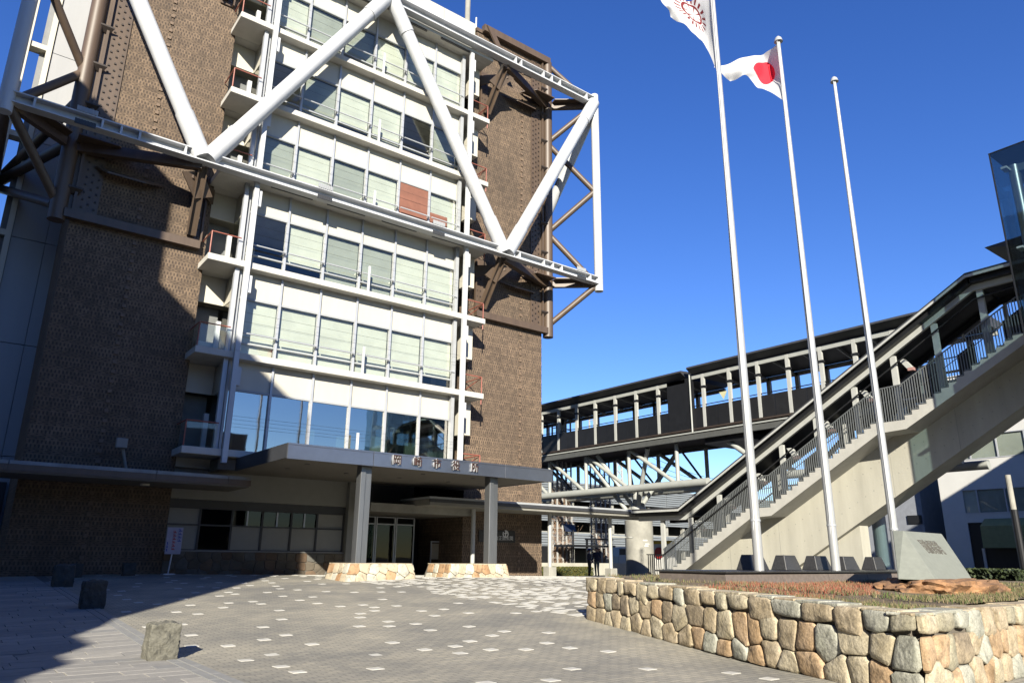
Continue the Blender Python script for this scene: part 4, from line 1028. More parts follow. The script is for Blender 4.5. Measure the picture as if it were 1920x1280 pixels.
# =================================================================== PLANTER WALL
A_, B_ = Vector((11.62, 12.46, 0)), Vector((9.30, 4.38, 0)); C_ = Vector((22.5, 4.72, 0)); D_ = Vector((24.5, 12.9, 0))
def wtop(p): return interp(p.y, [4.3, 12.5], [-.575, -.385])
pw = empty('planter_wall', (9.3, 4.4, -1.5), 'rough rubble stone retaining wall of the raised flag bed, in tan, grey and orange stones', 'stone wall')
def wall_face(P, Q, ncol, nmax, inward):
    d = (Q-P); L_ = d.length; d.normalize(); nrm = Vector((d.y, -d.x, 0))*inward
    def to3(u, v, o): p = P+d*u+nrm*o; return (p.x, p.y, v)
    def zt(u): return wtop(P+d*u)
    def zb(u): p = P+d*u; return gz(p.x, p.y)-.06
    capw = .0; u = 0; caps = []
    # cap course of squarish stones
    while u < L_:
        wv = rnd.uniform(.26, .62)
        if L_-u-wv < .2: wv = L_-u
        hc = rnd.uniform(.20, .34); caps.append((u, u+wv, hc)); u += wv
    nb_ = 0
    for a, b, hc in caps:
        j1, j2 = rnd.uniform(-.05, .05), rnd.uniform(-.05, .05)
        poly = [(a+.006, zt(a)-.01), (a+.006+rnd.uniform(-.0, .02), zt(a)-hc+j1), ((a+b)/2, zt(a)-hc-rnd.uniform(0, .05)), (b-.006-rnd.uniform(0, .02), zt(b)-hc+j2), (b-.006, zt(b)-.01)]
        link('stone', stone_mesh(poly, to3, .06, .022, STONE[rnd.choice((0, 1, 1, 4, 4, 0, 5))], .016), pw)
    # irregular stones below
    pts = []; rows = 2; nc = ncol
    for j in range(rows):
        for i in range(nc):
            u_ = L_*(i+.5)/nc; t = (j+.55+rnd.uniform(-.2, .2))/rows
            hi, lo = zt(u_)-.24, zb(u_)
            pts.append((u_+(L_/nc)*rnd.uniform(-.34, .34), hi+(lo-hi)*t))
    reg = [(0, zb(0)), (L_, zb(L_)), (L_, zt(L_)-.255), (0, zt(0)-.255)]
    # keep clear of the cap stones: region top follows the mean cap height
    for c in voronoi(pts, reg):
        q = inset(c, .007)
        if q is None: continue
        q = [(min(max(a, .0), L_), b) for a, b in q]
        link('stone', stone_mesh(q, to3, .045, .018, STONE[rnd.choice((0, 0, 2, 3, 4, 4, 5, 2, 1))], .018), pw)
wall_face(A_, B_, 22, 90, 1)
wall_face(B_, C_, 40, 90, 1)
back = MB()
def wallbox(P, Q, t):
    d = (Q-P).normalized(); n = Vector((-d.y, d.x, 0))*t
    def c(p, z): return (p.x, p.y, z)
    back.add([c(P, -1.7), c(Q, -1.7), c(Q+n, -1.7), c(P+n, -1.7), c(P, wtop(P)-.035), c(Q, wtop(Q)-.035), c(Q+n, wtop(Q)-.035), c(P+n, wtop(P)-.035)],
             [(3,2,1,0),(4,5,6,7),(0,1,5,4),(1,2,6,5),(2,3,7,6),(3,0,4,7)])
# nudge the core inward so that the stones stand proud of it
nA = Vector((.97, -.26, 0))*.015
wallbox(A_+nA, B_+nA+(A_-B_).normalized()*.13, .42); wallbox(B_+Vector((.135, .015, 0)), C_+Vector((0, .015, 0)), .42)
wallbox(C_, D_, .3); wallbox(D_, A_+Vector((.02, 0, 0)), .3)
back.build('mortar_core', MORTAR, pw)
# flat capping stones seen from just above
def caps_top(P, Q, inward):
    d = (Q-P); L_ = d.length; d.normalize(); n = Vector((-d.y, d.x, 0))
    u = 0
    while u < L_-.1:
        wv = min(rnd.uniform(.3, .7), L_-u); a = P+d*(u+.01); b = P+d*(u+wv-.01); w_ = rnd.uniform(.3, .46)
        m_ = MB(); z = wtop(a)-.04
        f0 = rnd.uniform(-.02, .015)
        m_.prism([a-n*.05+Vector((0, 0, z)), b-n*.05+Vector((0, 0, z)), b+n*(w_+f0)+Vector((0, 0, z)), a+n*w_+Vector((0, 0, z))], (0, 0, rnd.uniform(.035, .06)))
        m_.build('cap_stone', STONE[rnd.choice((0, 1, 4, 4))], pw, bevel=.012); u += wv
caps_top(A_, B_, 1); caps_top(B_, C_, 1)
# bed surface
bedpoly = [A_+Vector((.35, -.2, 0)), B_+Vector((.35, .3, 0)), C_+Vector((-.3, .3, 0)), D_+Vector((-.3, -.3, 0))]
def bedz(x, y): return wtop(Vector((x, y, 0)))-.03+.05*noise.noise(Vector((x*.5, y*.5, 0)))+ (.06 if x > 11.5 else 0)
mb = MB(); nx, ny = 26, 20; vs = []
for j in range(ny+1):
    for i in range(nx+1):
        l = bedpoly[1].lerp(bedpoly[0], j/ny); r__ = bedpoly[2].lerp(bedpoly[3], j/ny); p = l.lerp(r__, i/nx); vs.append((p.x, p.y, bedz(p.x, p.y)))
mb.add(vs, [(j*(nx+1)+i, j*(nx+1)+i+1, (j+1)*(nx+1)+i+1, (j+1)*(nx+1)+i) for j in range(ny) for i in range(nx)])
tag(mb.build('bed_soil', SOIL, smooth=True), kind='structure')
# grass tufts and reddish ground cover
def blades(name, n, fx, mats, h0, h1, label, lean=.5):
    mb = MB()
    for _ in range(n):
        t = fx()
        if t is None: continue
        x, y = t; z = bedz(x, y)-.01; h = rnd.uniform(h0, h1); a = rnd.uniform(0, 6.28); w_ = rnd.uniform(.004, .009)
        dx, dy = math.cos(a)*w_, math.sin(a)*w_; lx, ly = rnd.uniform(-lean, lean)*h, rnd.uniform(-lean, lean)*h
        mb.cur = rnd.randrange(len(mats))
        mb.add([(x-dx, y-dy, z), (x+dx, y+dy, z), (x+dx*.7+lx*.5, y+dy*.7+ly*.5, z+h*.6), (x+lx, y+ly, z+h)], [(0,1,2),(0,2,3)])
    o = mb.build(name, mats); return tag(o, label, 'grass' if 'grass' in name else 'ground cover', kind='stuff')
G1 = mat('dry_grass', (.30, .23, .13), .9, var=.2); G2 = mat('green_grass', (.10, .16, .035), .9, var=.3); G3 = mat('olive_grass', (.20, .19, .08), .9, var=.2)
R1 = mat('reddish_sedum', (.34, .10, .055), .8, var=.3); R2 = mat('pinkish_sedum', (.42, .19, .11), .8, var=.2)
def inbed(x, y): 
    lx = 9.3+(y-4.4)*(11.62-9.3)/8.06
    return x > lx+.3 and y > 4.75 and y < 12.3
def f_grass():
    y = 4.75+7.4*rnd.random()**1.5; x = 9.4+rnd.random()*11
    if not inbed(x, y): return None
    if noise.noise(Vector((x*1.2, y*1.2, 3))) < -.22+rnd.uniform(-.2, .2): return None
    if 12.2 < x < 15.8 and 5.7 < y < 7.5: return None
    return x, y
blades('grass', 42000, f_grass, [G1, G1, G3, G2, G3], .03, .09, 'short dry and green grass on the raised flag bed')
def f_red():
    x = rnd.uniform(10.8, 15.2); y = rnd.uniform(5.9, 8.85)
    if not inbed(x, y): return None
    if y < 6.2+.35*(x-10.8)*.5+noise.noise(Vector((x, y, 0))): return None
    return x, y
blades('red_ground_cover', 9000, f_red, [R1, R1, R2, G1], .04, .10, 'reddish winter ground cover in front of the flagpole plinth', .35)

# =================================================================== FLAGPOLE PLINTH, BLOCKS, POLES
pz = -.20
pb = empty('flagpole_plinth', (16, 9.4, -.6), 'long low granite plinth with dark top carrying the flagpoles', 'plinth')
xs = [11.78, 13.6, 15.3, 16.9, 18.6, 20.3, 22.0]
for a, b in zip(xs[:-1], xs[1:]):
    m_ = MB(); m_.prism([(a+.006, 8.84, -.75), (b-.006, 8.84, -.75), (b-.006, 8.92, pz-.03), (a+.006, 8.92, pz-.03)], (0, 1.6, 0)); m_.build('face_slab', GRANF, pb)
MB().box(11.74, 8.86, pz-.028, 22.02, 10.6, pz).build('top_slab', GRAN, pb)
bpx = [(1400, 1444), (1465, 1504), (1523, 1561), (1577, 1612), (1634, 1663)]
ords = ['leftmost', 'second', 'third', 'fourth', 'fifth']
blk_lab = ['black tapered block on the plinth, behind the tallest flagpole', 'black tapered block on the plinth midway between the two flags\' poles', 'black tapered block just left of the pole with the red disc flag',
           'black tapered block just right of the pole with the red disc flag', 'black tapered block on the plinth beside the engraved monument']
for (a, b), lb in zip(bpx, blk_lab):
    x0, x1 = onY(a, 1068, 9.95).x, onY(b, 1068, 9.95).x; y0, y1 = 9.82, 10.22; x1 -= .2; t = .09
    zt_ = .12
    m_ = MB(); m_.add([(x0, y0, pz+.002), (x1, y0, pz+.002), (x1, y1, pz+.002), (x0, y1, pz+.002), (x0+t, y0+t, zt_), (x1-t, y0+t, zt_), (x1-t, y1-t, zt_), (x0+t, y1-t, zt_)], [(3,2,1,0),(4,5,6,7),(0,1,5,4),(1,2,6,5),(2,3,7,6),(3,0,4,7)])
    o = m_.build('granite_block', GRAN, bevel=.01); tag(o, lb, 'stone block', 'black tapered blocks behind the flagpoles')
PX = [13.57, 16.50, 19.44]; PYY = 9.41; ZTOP = 14.22
plab = ['tall pale flagpole nearest the building, flying a white flag with dark red mark', 'middle pale flagpole flying the white flag with red disc', 'rightmost pale flagpole, bare of any flag, behind the monument']
def flagpole(x, lab):
    g = empty('flagpole', (x, PYY, pz), lab, 'flagpole', 'three flagpoles on the plinth')
    m_ = MB(); n = 8; zs_ = [pz+.002, .8, 2.2, 4.5, 7, 9.5, 12, ZTOP-.15]; rs_ = [.100, .097, .094, .088, .078, .067, .056, .046]
    for (za, ra), (zb, rb) in zip(zip(zs_[:-1], rs_[:-1]), zip(zs_[1:], rs_[1:])): m_.tube((x, PYY, za), (x, PYY, zb), ra, 24, rb, cap=False)
    m_.build('shaft', STPOLE, g, smooth=True)
    m_ = MB(); m_.tube((x, PYY, .78), (x, PYY, .82), .108, 24); m_.build('collar', ALU, g, smooth=True)
    m_ = MB(); m_.tube((x, PYY, ZTOP-.15), (x, PYY, ZTOP-.04), .12, 20, .09); m_.tube((x, PYY, ZTOP-.04), (x, PYY, ZTOP+.02), .09, 20, .04); m_.build('finial', WHITE2, g, smooth=True)
    m_ = MB(); m_.tube((x-.10, PYY-.03, 1.0), (x-.12, PYY-.03, ZTOP-.2), .010, 5); m_.tube((x-.10, PYY-.03, 1.0), (x-.09, PYY, .6), .012, 5); m_.build('halyard', WHITE, g)
    return g
for x, lb in zip(PX, plab): flagpole(x, lb)
# flags
def flag_mat(name, disc, cu=.5, cv=.5):
    m = mat(name, (.82, .82, .82), .8, var=.02); n = m.node_tree; N = n.nodes; L = n.links; b = N['Principled BSDF']
    cr = [x for x in N if x.type == 'VALTORGB'][0]
    uv = N.new('ShaderNodeUVMap'); uv.uv_map = 'UVMap'; sep = N.new('ShaderNodeSeparateXYZ'); L.new(uv.outputs[0], sep.inputs[0])
    du = math_node(n, 'MULTIPLY', math_node(n, 'SUBTRACT', sep.outputs[0], cu), 1.5); dv = math_node(n, 'SUBTRACT', sep.outputs[1], cv)
    r = math_node(n, 'SQRT', math_node(n, 'ADD', math_node(n, 'MULTIPLY', du, du), math_node(n, 'MULTIPLY', dv, dv)))
    if disc: fac = math_node(n, 'LESS_THAN', r, .3); col = (.72, .015, .035, 1)
    else:
        ang = math_node(n, 'ARCTAN2', dv, du)
        sp = math_node(n, 'LESS_THAN', math_node(n, 'FRACT', math_node(n, 'MULTIPLY', ang, 1.43)), .22)
        ring = math_node(n, 'MULTIPLY', math_node(n, 'GREATER_THAN', r, .20), math_node(n, 'LESS_THAN', r, .25))
        tick = math_node(n, 'MULTIPLY', math_node(n, 'MULTIPLY', math_node(n, 'GREATER_THAN', r, .27), math_node(n, 'LESS_THAN', r, .40)), math_node(n, 'LESS_THAN', math_node(n, 'FRACT', math_node(n, 'MULTIPLY', ang, 3.2)), .4))
        fac = math_node(n, 'MAXIMUM', math_node(n, 'MAXIMUM', ring, math_node(n, 'MULTIPLY', sp, math_node(n, 'LESS_THAN', r, .22))), tick); col = (.16, .008, .012, 1)
    mx = N.new('ShaderNodeMix'); mx.data_type = 'RGBA'; L.new(fac, mx.inputs['Factor']); L.new(cr.outputs[0], mx.inputs[6]); mx.inputs[7].default_value = col
    L.new(mx.outputs[2], b.inputs['Base Color'])
    # thin cloth lets some light through
    out = [x for x in N if x.type == 'OUTPUT_MATERIAL'][0]; tr = N.new('ShaderNodeBsdfTranslucent'); L.new(mx.outputs[2], tr.inputs[0])
    ms = N.new('ShaderNodeMixShader'); ms.inputs[0].default_value = .35; L.new(b.outputs[0], ms.inputs[1]); L.new(tr.outputs[0], ms.inputs[2]); L.new(ms.outputs[0], out.inputs[0])
    return m
def catmull(P, t):
    n = len(P)-1; f = min(max(t, 0), .99999)*n; i = int(f); f -= i
    p0 = P[max(i-1, 0)]; p1 = P[i]; p2 = P[i+1]; p3 = P[min(i+2, n)]
    return (p1*2+(p2-p0)*f+(p0*2-p1*5+p2*4-p3)*f*f+(p1*3-p0-p2*3+p3)*f*f*f)*.5
def flag(x, ztop, rows, m, lab, kx=1.):
    """rows: from top to bottom of the hoist, control points (dx, dy, dz) along the fly"""
    R = [[Vector(p) for p in r] for r in rows]; nu, nv = 60, 36
    dl = math.hypot(x, PYY); dv = (x/dl, PYY/dl); lv = (PYY/dl, -x/dl)
    me = bpy.data.meshes.new('flag'); vs = []; uvs = []
    for j in range(nv+1):
        v = j/nv
        for i in range(nu+1):
            u = i/nu; colp = [catmull(r, u) for r in R]; p = catmull(colp, v)
            rip = .05*math.sin(u*17+v*4)*u + .03*math.sin(u*31-v*7)*u
            q_ = p.y+rip; p.x *= kx; vs.append((x-.07+p.x*lv[0]+q_*dv[0], PYY+p.x*lv[1]+q_*dv[1], ztop+p.z)); uvs.append((u, 1-v))
    fs = [(j*(nu+1)+i, j*(nu+1)+i+1, (j+1)*(nu+1)+i+1, (j+1)*(nu+1)+i) for j in range(nv) for i in range(nu)]
    me.from_pydata(vs, [], fs); uvl = me.uv_layers.new(name='UVMap')
    for lp_ in me.loops: uvl.data[lp_.index].uv = uvs[lp_.vertex_index]
    me.materials.append(m)
    for p in me.polygons: p.use_smooth = True
    o = link('flag', me); tag(o, lab, 'flag', 'flags on the flagpoles'); return o
# seen from the eye, -x is away to the left; +y is deeper
flag(PX[1], ZTOP-.25, [
    [(0, 0, 0), (-.20, .35, .12), (-.50, .45, .10), (-1.05, .1, -.12), (-1.75, -.15, -.42)],
    [(0, 0, -.55), (-.12, .45, -.30), (-.42, .55, -.30), (-.85, .1, -.40), (-1.60, -.15, -.58)],
    [(0, 0, -1.15), (-.12, .35, -.85), (-.40, .5, -.78), (-.80, .15, -.55), (-1.45, -.1, -.75)],
    [(0, 0, -1.85), (-.35, .15, -1.35), (-.65, .3, -1.05), (-.90, .2, -.68), (-1.35, .0, -.85)]], flag_mat('white_flag_red_disc', True), 'white flag with a red disc blown leftwards from the middle pole')
flag(PX[0], ZTOP-.25, [
    [(0, 0, 0), (-.35, .2, .2), (-.8, .3, .3), (-1.3, .1, .35), (-1.7, -.1, .3)],
    [(0, 0, -.7), (-.25, .25, -.4), (-.6, .35, -.15), (-1.1, .1, .0), (-1.6, -.1, .05)],
    [(0, 0, -1.5), (-.2, .2, -1.0), (-.5, .35, -.55), (-.9, .15, -.3), (-1.4, -.1, -.15)],
    [(0, 0, -2.3), (-.25, .15, -1.45), (-.5, .3, -.95), (-.85, .2, -.62), (-1.35, .0, -.35)]], flag_mat('white_flag_dark_mark', False, .52, .66), 'white flag with a dark red mark on the left pole, cut by the frame', .78)

# =================================================================== MONUMENT AND ROCK
YM = 6.35
def mp_(x, y, Y): p = onY(x, y, Y); return (p.x, p.y, p.z)
mo = empty('engraved_monument', (14.2, 6.4, -.3), 'grey granite wedge monument with engraved characters standing on the brown rock', 'monument')
# block with a sloping, chamfered front: eight corners
bl = mp_(1683.5, 1085, 6.55); bm_ = mp_(1755, 1087.5, 6.05); brr = mp_(1824.5, 1087, 6.35)
tl_ = mp_(1673, 994, 7.0); tm = mp_(1694, 994.5, 6.78); tr_ = mp_(1765.5, 1000, 7.0)
_n = (Vector(brr)-Vector(bm_)).cross(Vector(tm)-Vector(bm_)); _q = ray(1765.5, 1000); tr_ = tuple(_q*(Vector(bm_).dot(_n)/_q.dot(_n)))
bb1 = (bl[0]*7.4/6.55+.08, 7.4, -.3); bb2 = (brr[0]+.5, 7.4, -.3); tb1 = (tl_[0]*7.4/7.0+.08, 7.4, tl_[2]); tb2 = (tr_[0]+.2, 7.4, tr_[2])
m_ = MB(); vs = [bl, bm_, brr, bb2, bb1, tl_, tm, tr_, tb2, tb1]
m_.add(vs, [(0,1,6,5),(1,2,7,6),(2,3,8,7),(3,4,9,8),(4,0,5,9),(5,6,7,8,9),(4,3,2,1,0)])
m_.build('stone_body', MONU, mo, bevel=.012)
# engraved characters lie in the sloping face
O_ = Vector(bm_); U_ = (Vector(brr)-O_); V_ = (Vector(tm)-O_); nn = U_.cross(V_).normalized(); U_.normalize(); V2 = nn.cross(U_)
ctr = (Vector(bm_)+Vector(brr)+Vector(tm)+Vector(tr_))/4 + V2*.16+U_*.0
Mx = Matrix(((U_.x, V2.x, nn.x, ctr.x), (U_.y, V2.y, nn.y, ctr.y), (U_.z, V2.z, nn.z, ctr.z), (0, 0, 0, 1)))
me = text_mesh('国旗掲揚塔', .36, .006, INK, 'engraved_character'); me.transform(Mx @ Matrix.Translation((.04, .0, .001)) @ Matrix.Diagonal((.62, .95, 1, 1))); link('engraved_characters', me, mo)
def rock(name, c, size, m, lab, cat, seed=0, sub=4, amp=.22, box=.0, group=None, flat=0):
    bm = bmesh.new(); bmesh.ops.create_icosphere(bm, subdivisions=sub, radius=1)
    for v in bm.verts:
        p = v.co.copy()
        if box: 
            mx_ = max(abs(p.x), abs(p.y), abs(p.z)); p = p.lerp(p/mx_, box)
        nrm = p.normalized()
        h = noise.fractal(p*1.6+Vector((seed, seed*2, 0)), 1.0, 2.0, 5)*amp + noise.fractal(p*5+Vector((seed, 0, 0)), 1, 2, 3)*amp*.25
        p = p+nrm*h
        if flat and p.z > flat: p.z = flat+(p.z-flat)*.15
        v.co = Vector((p.x*size[0], p.y*size[1], p.z*size[2]))+Vector(c)
    me = bpy.data.meshes.new(name); bm.to_mesh(me); bm.free(); me.materials.append(m)
    for p in me.polygons: p.use_smooth = True
    me.set_sharp_from_angle(angle=rad(28))
    o = link(name, me); tag(o, lab, cat, group); return o
rock('base_rock', (14.55, 6.35, -.62), (1.36, .85, .42), ROCKB, 'orange brown boulder lying under the engraved monument', 'rock', 9, 5, .30, .25, flat=.8)

# =================================================================== STONE BOLLARDS
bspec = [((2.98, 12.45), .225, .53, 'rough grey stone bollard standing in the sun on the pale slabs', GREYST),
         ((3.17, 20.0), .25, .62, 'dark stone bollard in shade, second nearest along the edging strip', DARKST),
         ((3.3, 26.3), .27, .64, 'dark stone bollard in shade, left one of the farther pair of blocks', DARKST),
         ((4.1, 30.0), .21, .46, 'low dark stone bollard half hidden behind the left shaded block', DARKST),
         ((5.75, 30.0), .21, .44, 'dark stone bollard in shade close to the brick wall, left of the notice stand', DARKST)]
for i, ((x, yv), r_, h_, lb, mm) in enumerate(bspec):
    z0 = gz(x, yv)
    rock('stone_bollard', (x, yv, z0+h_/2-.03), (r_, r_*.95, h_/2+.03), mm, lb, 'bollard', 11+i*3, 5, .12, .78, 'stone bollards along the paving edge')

# =================================================================== BACKGROUND LEFT OF THE STAIR
pk = empty('parking_structure', (85, 82, -1), 'grey louvred parking structure of several decks behind the footbridge', 'parking structure')
LOUV = mat('grey_louvre_cladding', (.25, .275, .29), .6, var=.06, scale=.3)
zb_ = [(-1.2, 1.4), (1.45, 3.5), (5.0, 6.2), (7.9, 10.6)]
for i, (a, b) in enumerate(zb_[1:]):
    for q in range(9):
        x = 60+q*8
        m_ = MB()
        nl = max(3, int((b-a)/.3))
        for l in range(nl): m_.prism([(x+.05, 80, a+(b-a)*l/nl), (x+.05, 79.85, a+(b-a)*l/nl), (x+.05, 80, a+(b-a)*(l+1)/nl-.04)], (7.9, 0, 0))
        m_.build('louvre_panel', LOUV, pk)
for z in (3.5, 6.2, 10.4): MB().box(60, 80.1, z-.2, 132, 110, z+.1).build('deck', CONCD, pk)
for q in range(19): MB().box(60+q*4, 80.3, -1.2, 60.5+q*4, 80.8, 10.3).build('column', CONCD, pk)
MB().box(60, 95, -1.2, 132, 95.3, 10.3).build('rear_wall', BLACK, pk)
lw_ = MB(); lw_.box(31.5, 40.0, -1.2, 62, 40.3, .15-.45); o = lw_.build('low_wall', CONC); tag(o, 'low cream wall behind the clipped hedge', 'wall')
# hedge
def leafmass(name, boxes, n, mats, size, lab, cat, stuff=False, parent=None, core=None):
    mb = MB()
    for _ in range(n):
        b = rnd.choice(boxes); x = rnd.uniform(b[0], b[3]); y = rnd.uniform(b[1], b[4]); z = rnd.uniform(b[2], b[5])
        f = rnd.random()
        if f < .4: y = b[1]+rnd.uniform(-.04, .05)
        elif f < .7: z = b[5]+rnd.uniform(-.06, .05)
        v = Vector((rnd.uniform(-1, 1), rnd.uniform(-1, 1), rnd.uniform(-1, 1))).normalized(); u = v.orthogonal().normalized()*size*rnd.uniform(.6, 1.3); w_ = v.cross(u).normalized()*size*rnd.uniform(.35, .7)
        p = Vector((x, y, z)); mb.cur = rnd.randrange(len(mats)); mb.add([p-u, p+w_, p+u, p-w_], [(0,1,2,3)])
    o = mb.build(name, mats, parent); 
    if cat: tag(o, lab, cat)
    return o
L1 = mat('yellow_green_leaf', (.20, .18, .03), .7, var=.3); L2 = mat('green_leaf', (.06, .09, .02), .7, var=.3); L3 = mat('dark_leaf', (.03, .05, .015), .8, var=.3)
def hedge(x0, x1, y0, lab):
    g = empty('hedge', ((x0+x1)/2, y0, -1.07), lab, 'hedge', 'clipped hedges along the car park')
    MB().box(x0+.08, y0+.1, -1.2, x1-.08, y0+.9, -.67).build('twig_core', L3, g)
    leafmass('foliage', [(x0, y0, -1.1, x1, y0+1, -.58)], 5000, [L1, L1, L2, L3], .045, None, None, parent=g)
hy = 37.8
hedge(31.0, 33.9, hy, 'clipped yellow green hedge left of the two people'); hedge(34.2, 36.2, hy+.4, 'clipped green hedge right of the two people, behind a walkway post')
# trellis columns wrapped in bare climbers
TW = mat('bare_reddish_twig', (.42, .28, .19), .9, var=.3); TRL = mat('grey_trellis_steel', (.58, .58, .56), .6)
def trellis(px, top_px, Y, lab):
    b = onY(px, 1040, Y); t = onY(px+2, top_px, Y); x = b.x
    g = empty('trellis_column', (x, Y, -1.1), lab, 'trellis', 'tall trellis columns with bare climbers')
    w_ = .27; m_ = MB()
    for dx, dy in ((-w_, -w_), (w_, -w_), (w_, w_), (-w_, w_)): m_.box(x+dx-.05, Y+dy-.05, -1.2, x+dx+.05, Y+dy+.05, t.z)
    z = 0
    while z < t.z: m_.box(x-w_, Y-w_-.02, z, x+w_, Y-w_+.02, z+.06); m_.box(x-w_-.02, Y-w_, z, x-w_+.02, Y+w_, z+.06); z += 1.1
    m_.build('frame', TRL, g)
    mb = MB()
    for _ in range(1500):
        z = rnd.uniform(-1, min(t.z-1.2, 5.4)); a = rnd.uniform(0, 6.28); rr = rnd.uniform(.1, .5)
        if rnd.random() < .05 and 1.5 < z: rr = rnd.uniform(.5, 1.1)
        p = Vector((x+math.cos(a)*rr, Y+math.sin(a)*rr, z)); d = Vector((rnd.uniform(-.35, .35), rnd.uniform(-.3, .3), rnd.uniform(-.25, .55)))
        mb.tube(p, p+d, .012, 3, .005, cap=False)
    mb.build('climber', TW, g)
for px, tp, lab in ((1046, 798, 'wrapped trellis column nearest the brick tower'), (1063, 770, 'wrapped trellis column, second from the brick tower'), (1119, 775, 'wrapped trellis column behind the people, left of a pair'), (1137, 800, 'wrapped trellis column behind the people, right of a pair')):
    trellis(px, tp, 44, lab)
# solar lamp, shelter, vehicle, banner
so_ = empty('solar_lamp', onY(1073, 1055, 43), 'solar panel lamp on a dark pole behind the hedge', 'street lamp')
c = onY(1075, 993, 43); m_ = MB(); m_.tube((c.x, 43, -1), (c.x, 43, c.z), .05, 8); m_.build('pole', BLACK, so_)
m_ = MB(); m_.prism([(c.x-.65, 43.2, c.z-.15), (c.x+.45, 43.2, c.z-.15), (c.x+.6, 43.6, c.z+.4), (c.x-.5, 43.6, c.z+.4)], (0, -.05, .03)); m_.build('solar_panel', mat('solar_blue', (.03, .04, .07), .3), so_)
sh = empty('bus_shelter', onY(1125, 1050, 41), 'thin black framed shelter behind the two people', 'shelter')
a = onY(1100, 1010, 41.5); b = onY(1145, 1010, 41.5)
for x in (a.x, b.x): MB().box(x-.06, 41.4, -1.1, x+.06, 41.55, a.z).build('post', BLACK, sh)
MB().box(a.x-1.5, 41.3, a.z-.55, b.x+.3, 43.5, a.z-.42).build('roof', BLACK, sh)
MB().box(a.x-.1, 41.3, a.z-.06, b.x+.1, 41.6, a.z+.06).build('beam', BLACK, sh)
MB().box(a.x-3.0, 44.5, -1.0, a.x-.1, 46.5, .9).build('kiosk_box', BLACK, sh)
vn = empty('parked_van', onY(1165, 1060, 47), 'parked white and yellow van glimpsed beyond the bridge pier', 'van')
vx = onY(1160, 1040, 47).x
m_ = MB(); m_.prism([(vx, 47, -.9), (vx, 47, .2), (vx+.3, 47, 1.0), (vx+3.6, 47, 1.0), (vx+3.6, 47, -.9)], (0, 1.7, 0)); m_.build('body', PANEL, vn, bevel=.05)
MB().box(vx+.1, 46.98, .35, vx+1.0, 46.995, .85).build('window', BLACK, vn); MB().box(vx+1.1, 46.98, -.1, vx+3.0, 46.995, .2).build('stripe', mat('orange_yellow', (.7, .35, .02), .5), vn)
for q in (.6, 2.9):
    m_ = MB(); m_.tube((vx+q, 46.9, -.85), (vx+q, 47.2, -.85), .32, 18); m_.build('wheel', BLACK, vn)
bn = empty('banner_wall', onX(1230, 1060, 38), 'white hoarding with yellow top edge and red mark beside the foot of the stair', 'hoarding')
a = onX(1217, 1013, 44); b = onX(1243, 1050, 44)
MB().box(44, b.y-1.2, -1.1, 44.1, a.y+.6, a.z).build('board', mat('white_hoarding', (.8, .8, .77), .6), bn)
MB().box(43.96, b.y-1.2, a.z-.25, 43.995, a.y+.6, a.z-.02).build('yellow_band', mat('yellow_print', (.8, .5, .02), .6), bn)
rc = onX(1235, 1036, 43.9); m_ = MB(); m_.tube((43.9, rc.y, rc.z), (43.95, rc.y, rc.z), .42, 18); m_.build('red_mark', RED, bn)
# low metal fence beside the pier
fe = empty('metal_fence', onX(1228, 1070, 34), 'low grey bar fence between the pier and the stair foot', 'fence')
fa = onX(1219, 1076, 34); fb = onX(1244, 1077, 34)
yy = fb.y
while yy < fa.y+.2: MB().box(33.98, yy-.02, -1.0, 34.02, yy+.02, .25).build('bar', RAILG, fe); yy += .16
MB().box(33.97, fb.y, .25, 34.03, fa.y+.2, .3).build('rail', RAILG, fe)
# transmission pylon and wires behind the bridge
pyl = empty('lattice_pylon', onY(1158, 1000, 120), 'distant lattice mast seen between the bridge braces', 'mast')
c = onY(1160, 850, 120); m_ = MB()
for s2 in (-1, 1): m_.beam((c.x+s2*1.2, 120, 0), (c.x+s2*.7, 120, c.z+4), .3, .3)
z = 2
while z < c.z+4: m_.beam((c.x-1.0, 120, z), (c.x+1.0, 120, z+2), .15, .15); m_.beam((c.x+1.0, 120, z), (c.x-1.0, 120, z+2), .15, .15); z += 2
m_.build('lattice', TRL, pyl)
for l, (y0_, y1_) in enumerate(((846, 905), (858, 912), (868, 918), (905, 925))):
    m_ = MB(); a = onY(1200, y0_, 110); b = onY(1400, y1_, 110); P = [a.lerp(b, t/8)-Vector((0, 0, 1.5*math.sin(math.pi*t/8))) for t in range(9)]
    polytube(m_, [tuple(p) for p in P], .05, 4); o = m_.build('overhead_wire', BLACK)
    tag(o, ['highest', 'second highest', 'third highest', 'lowest'][l]+' thin overhead wire crossing the sky behind the bridge', 'wire', 'overhead wires')

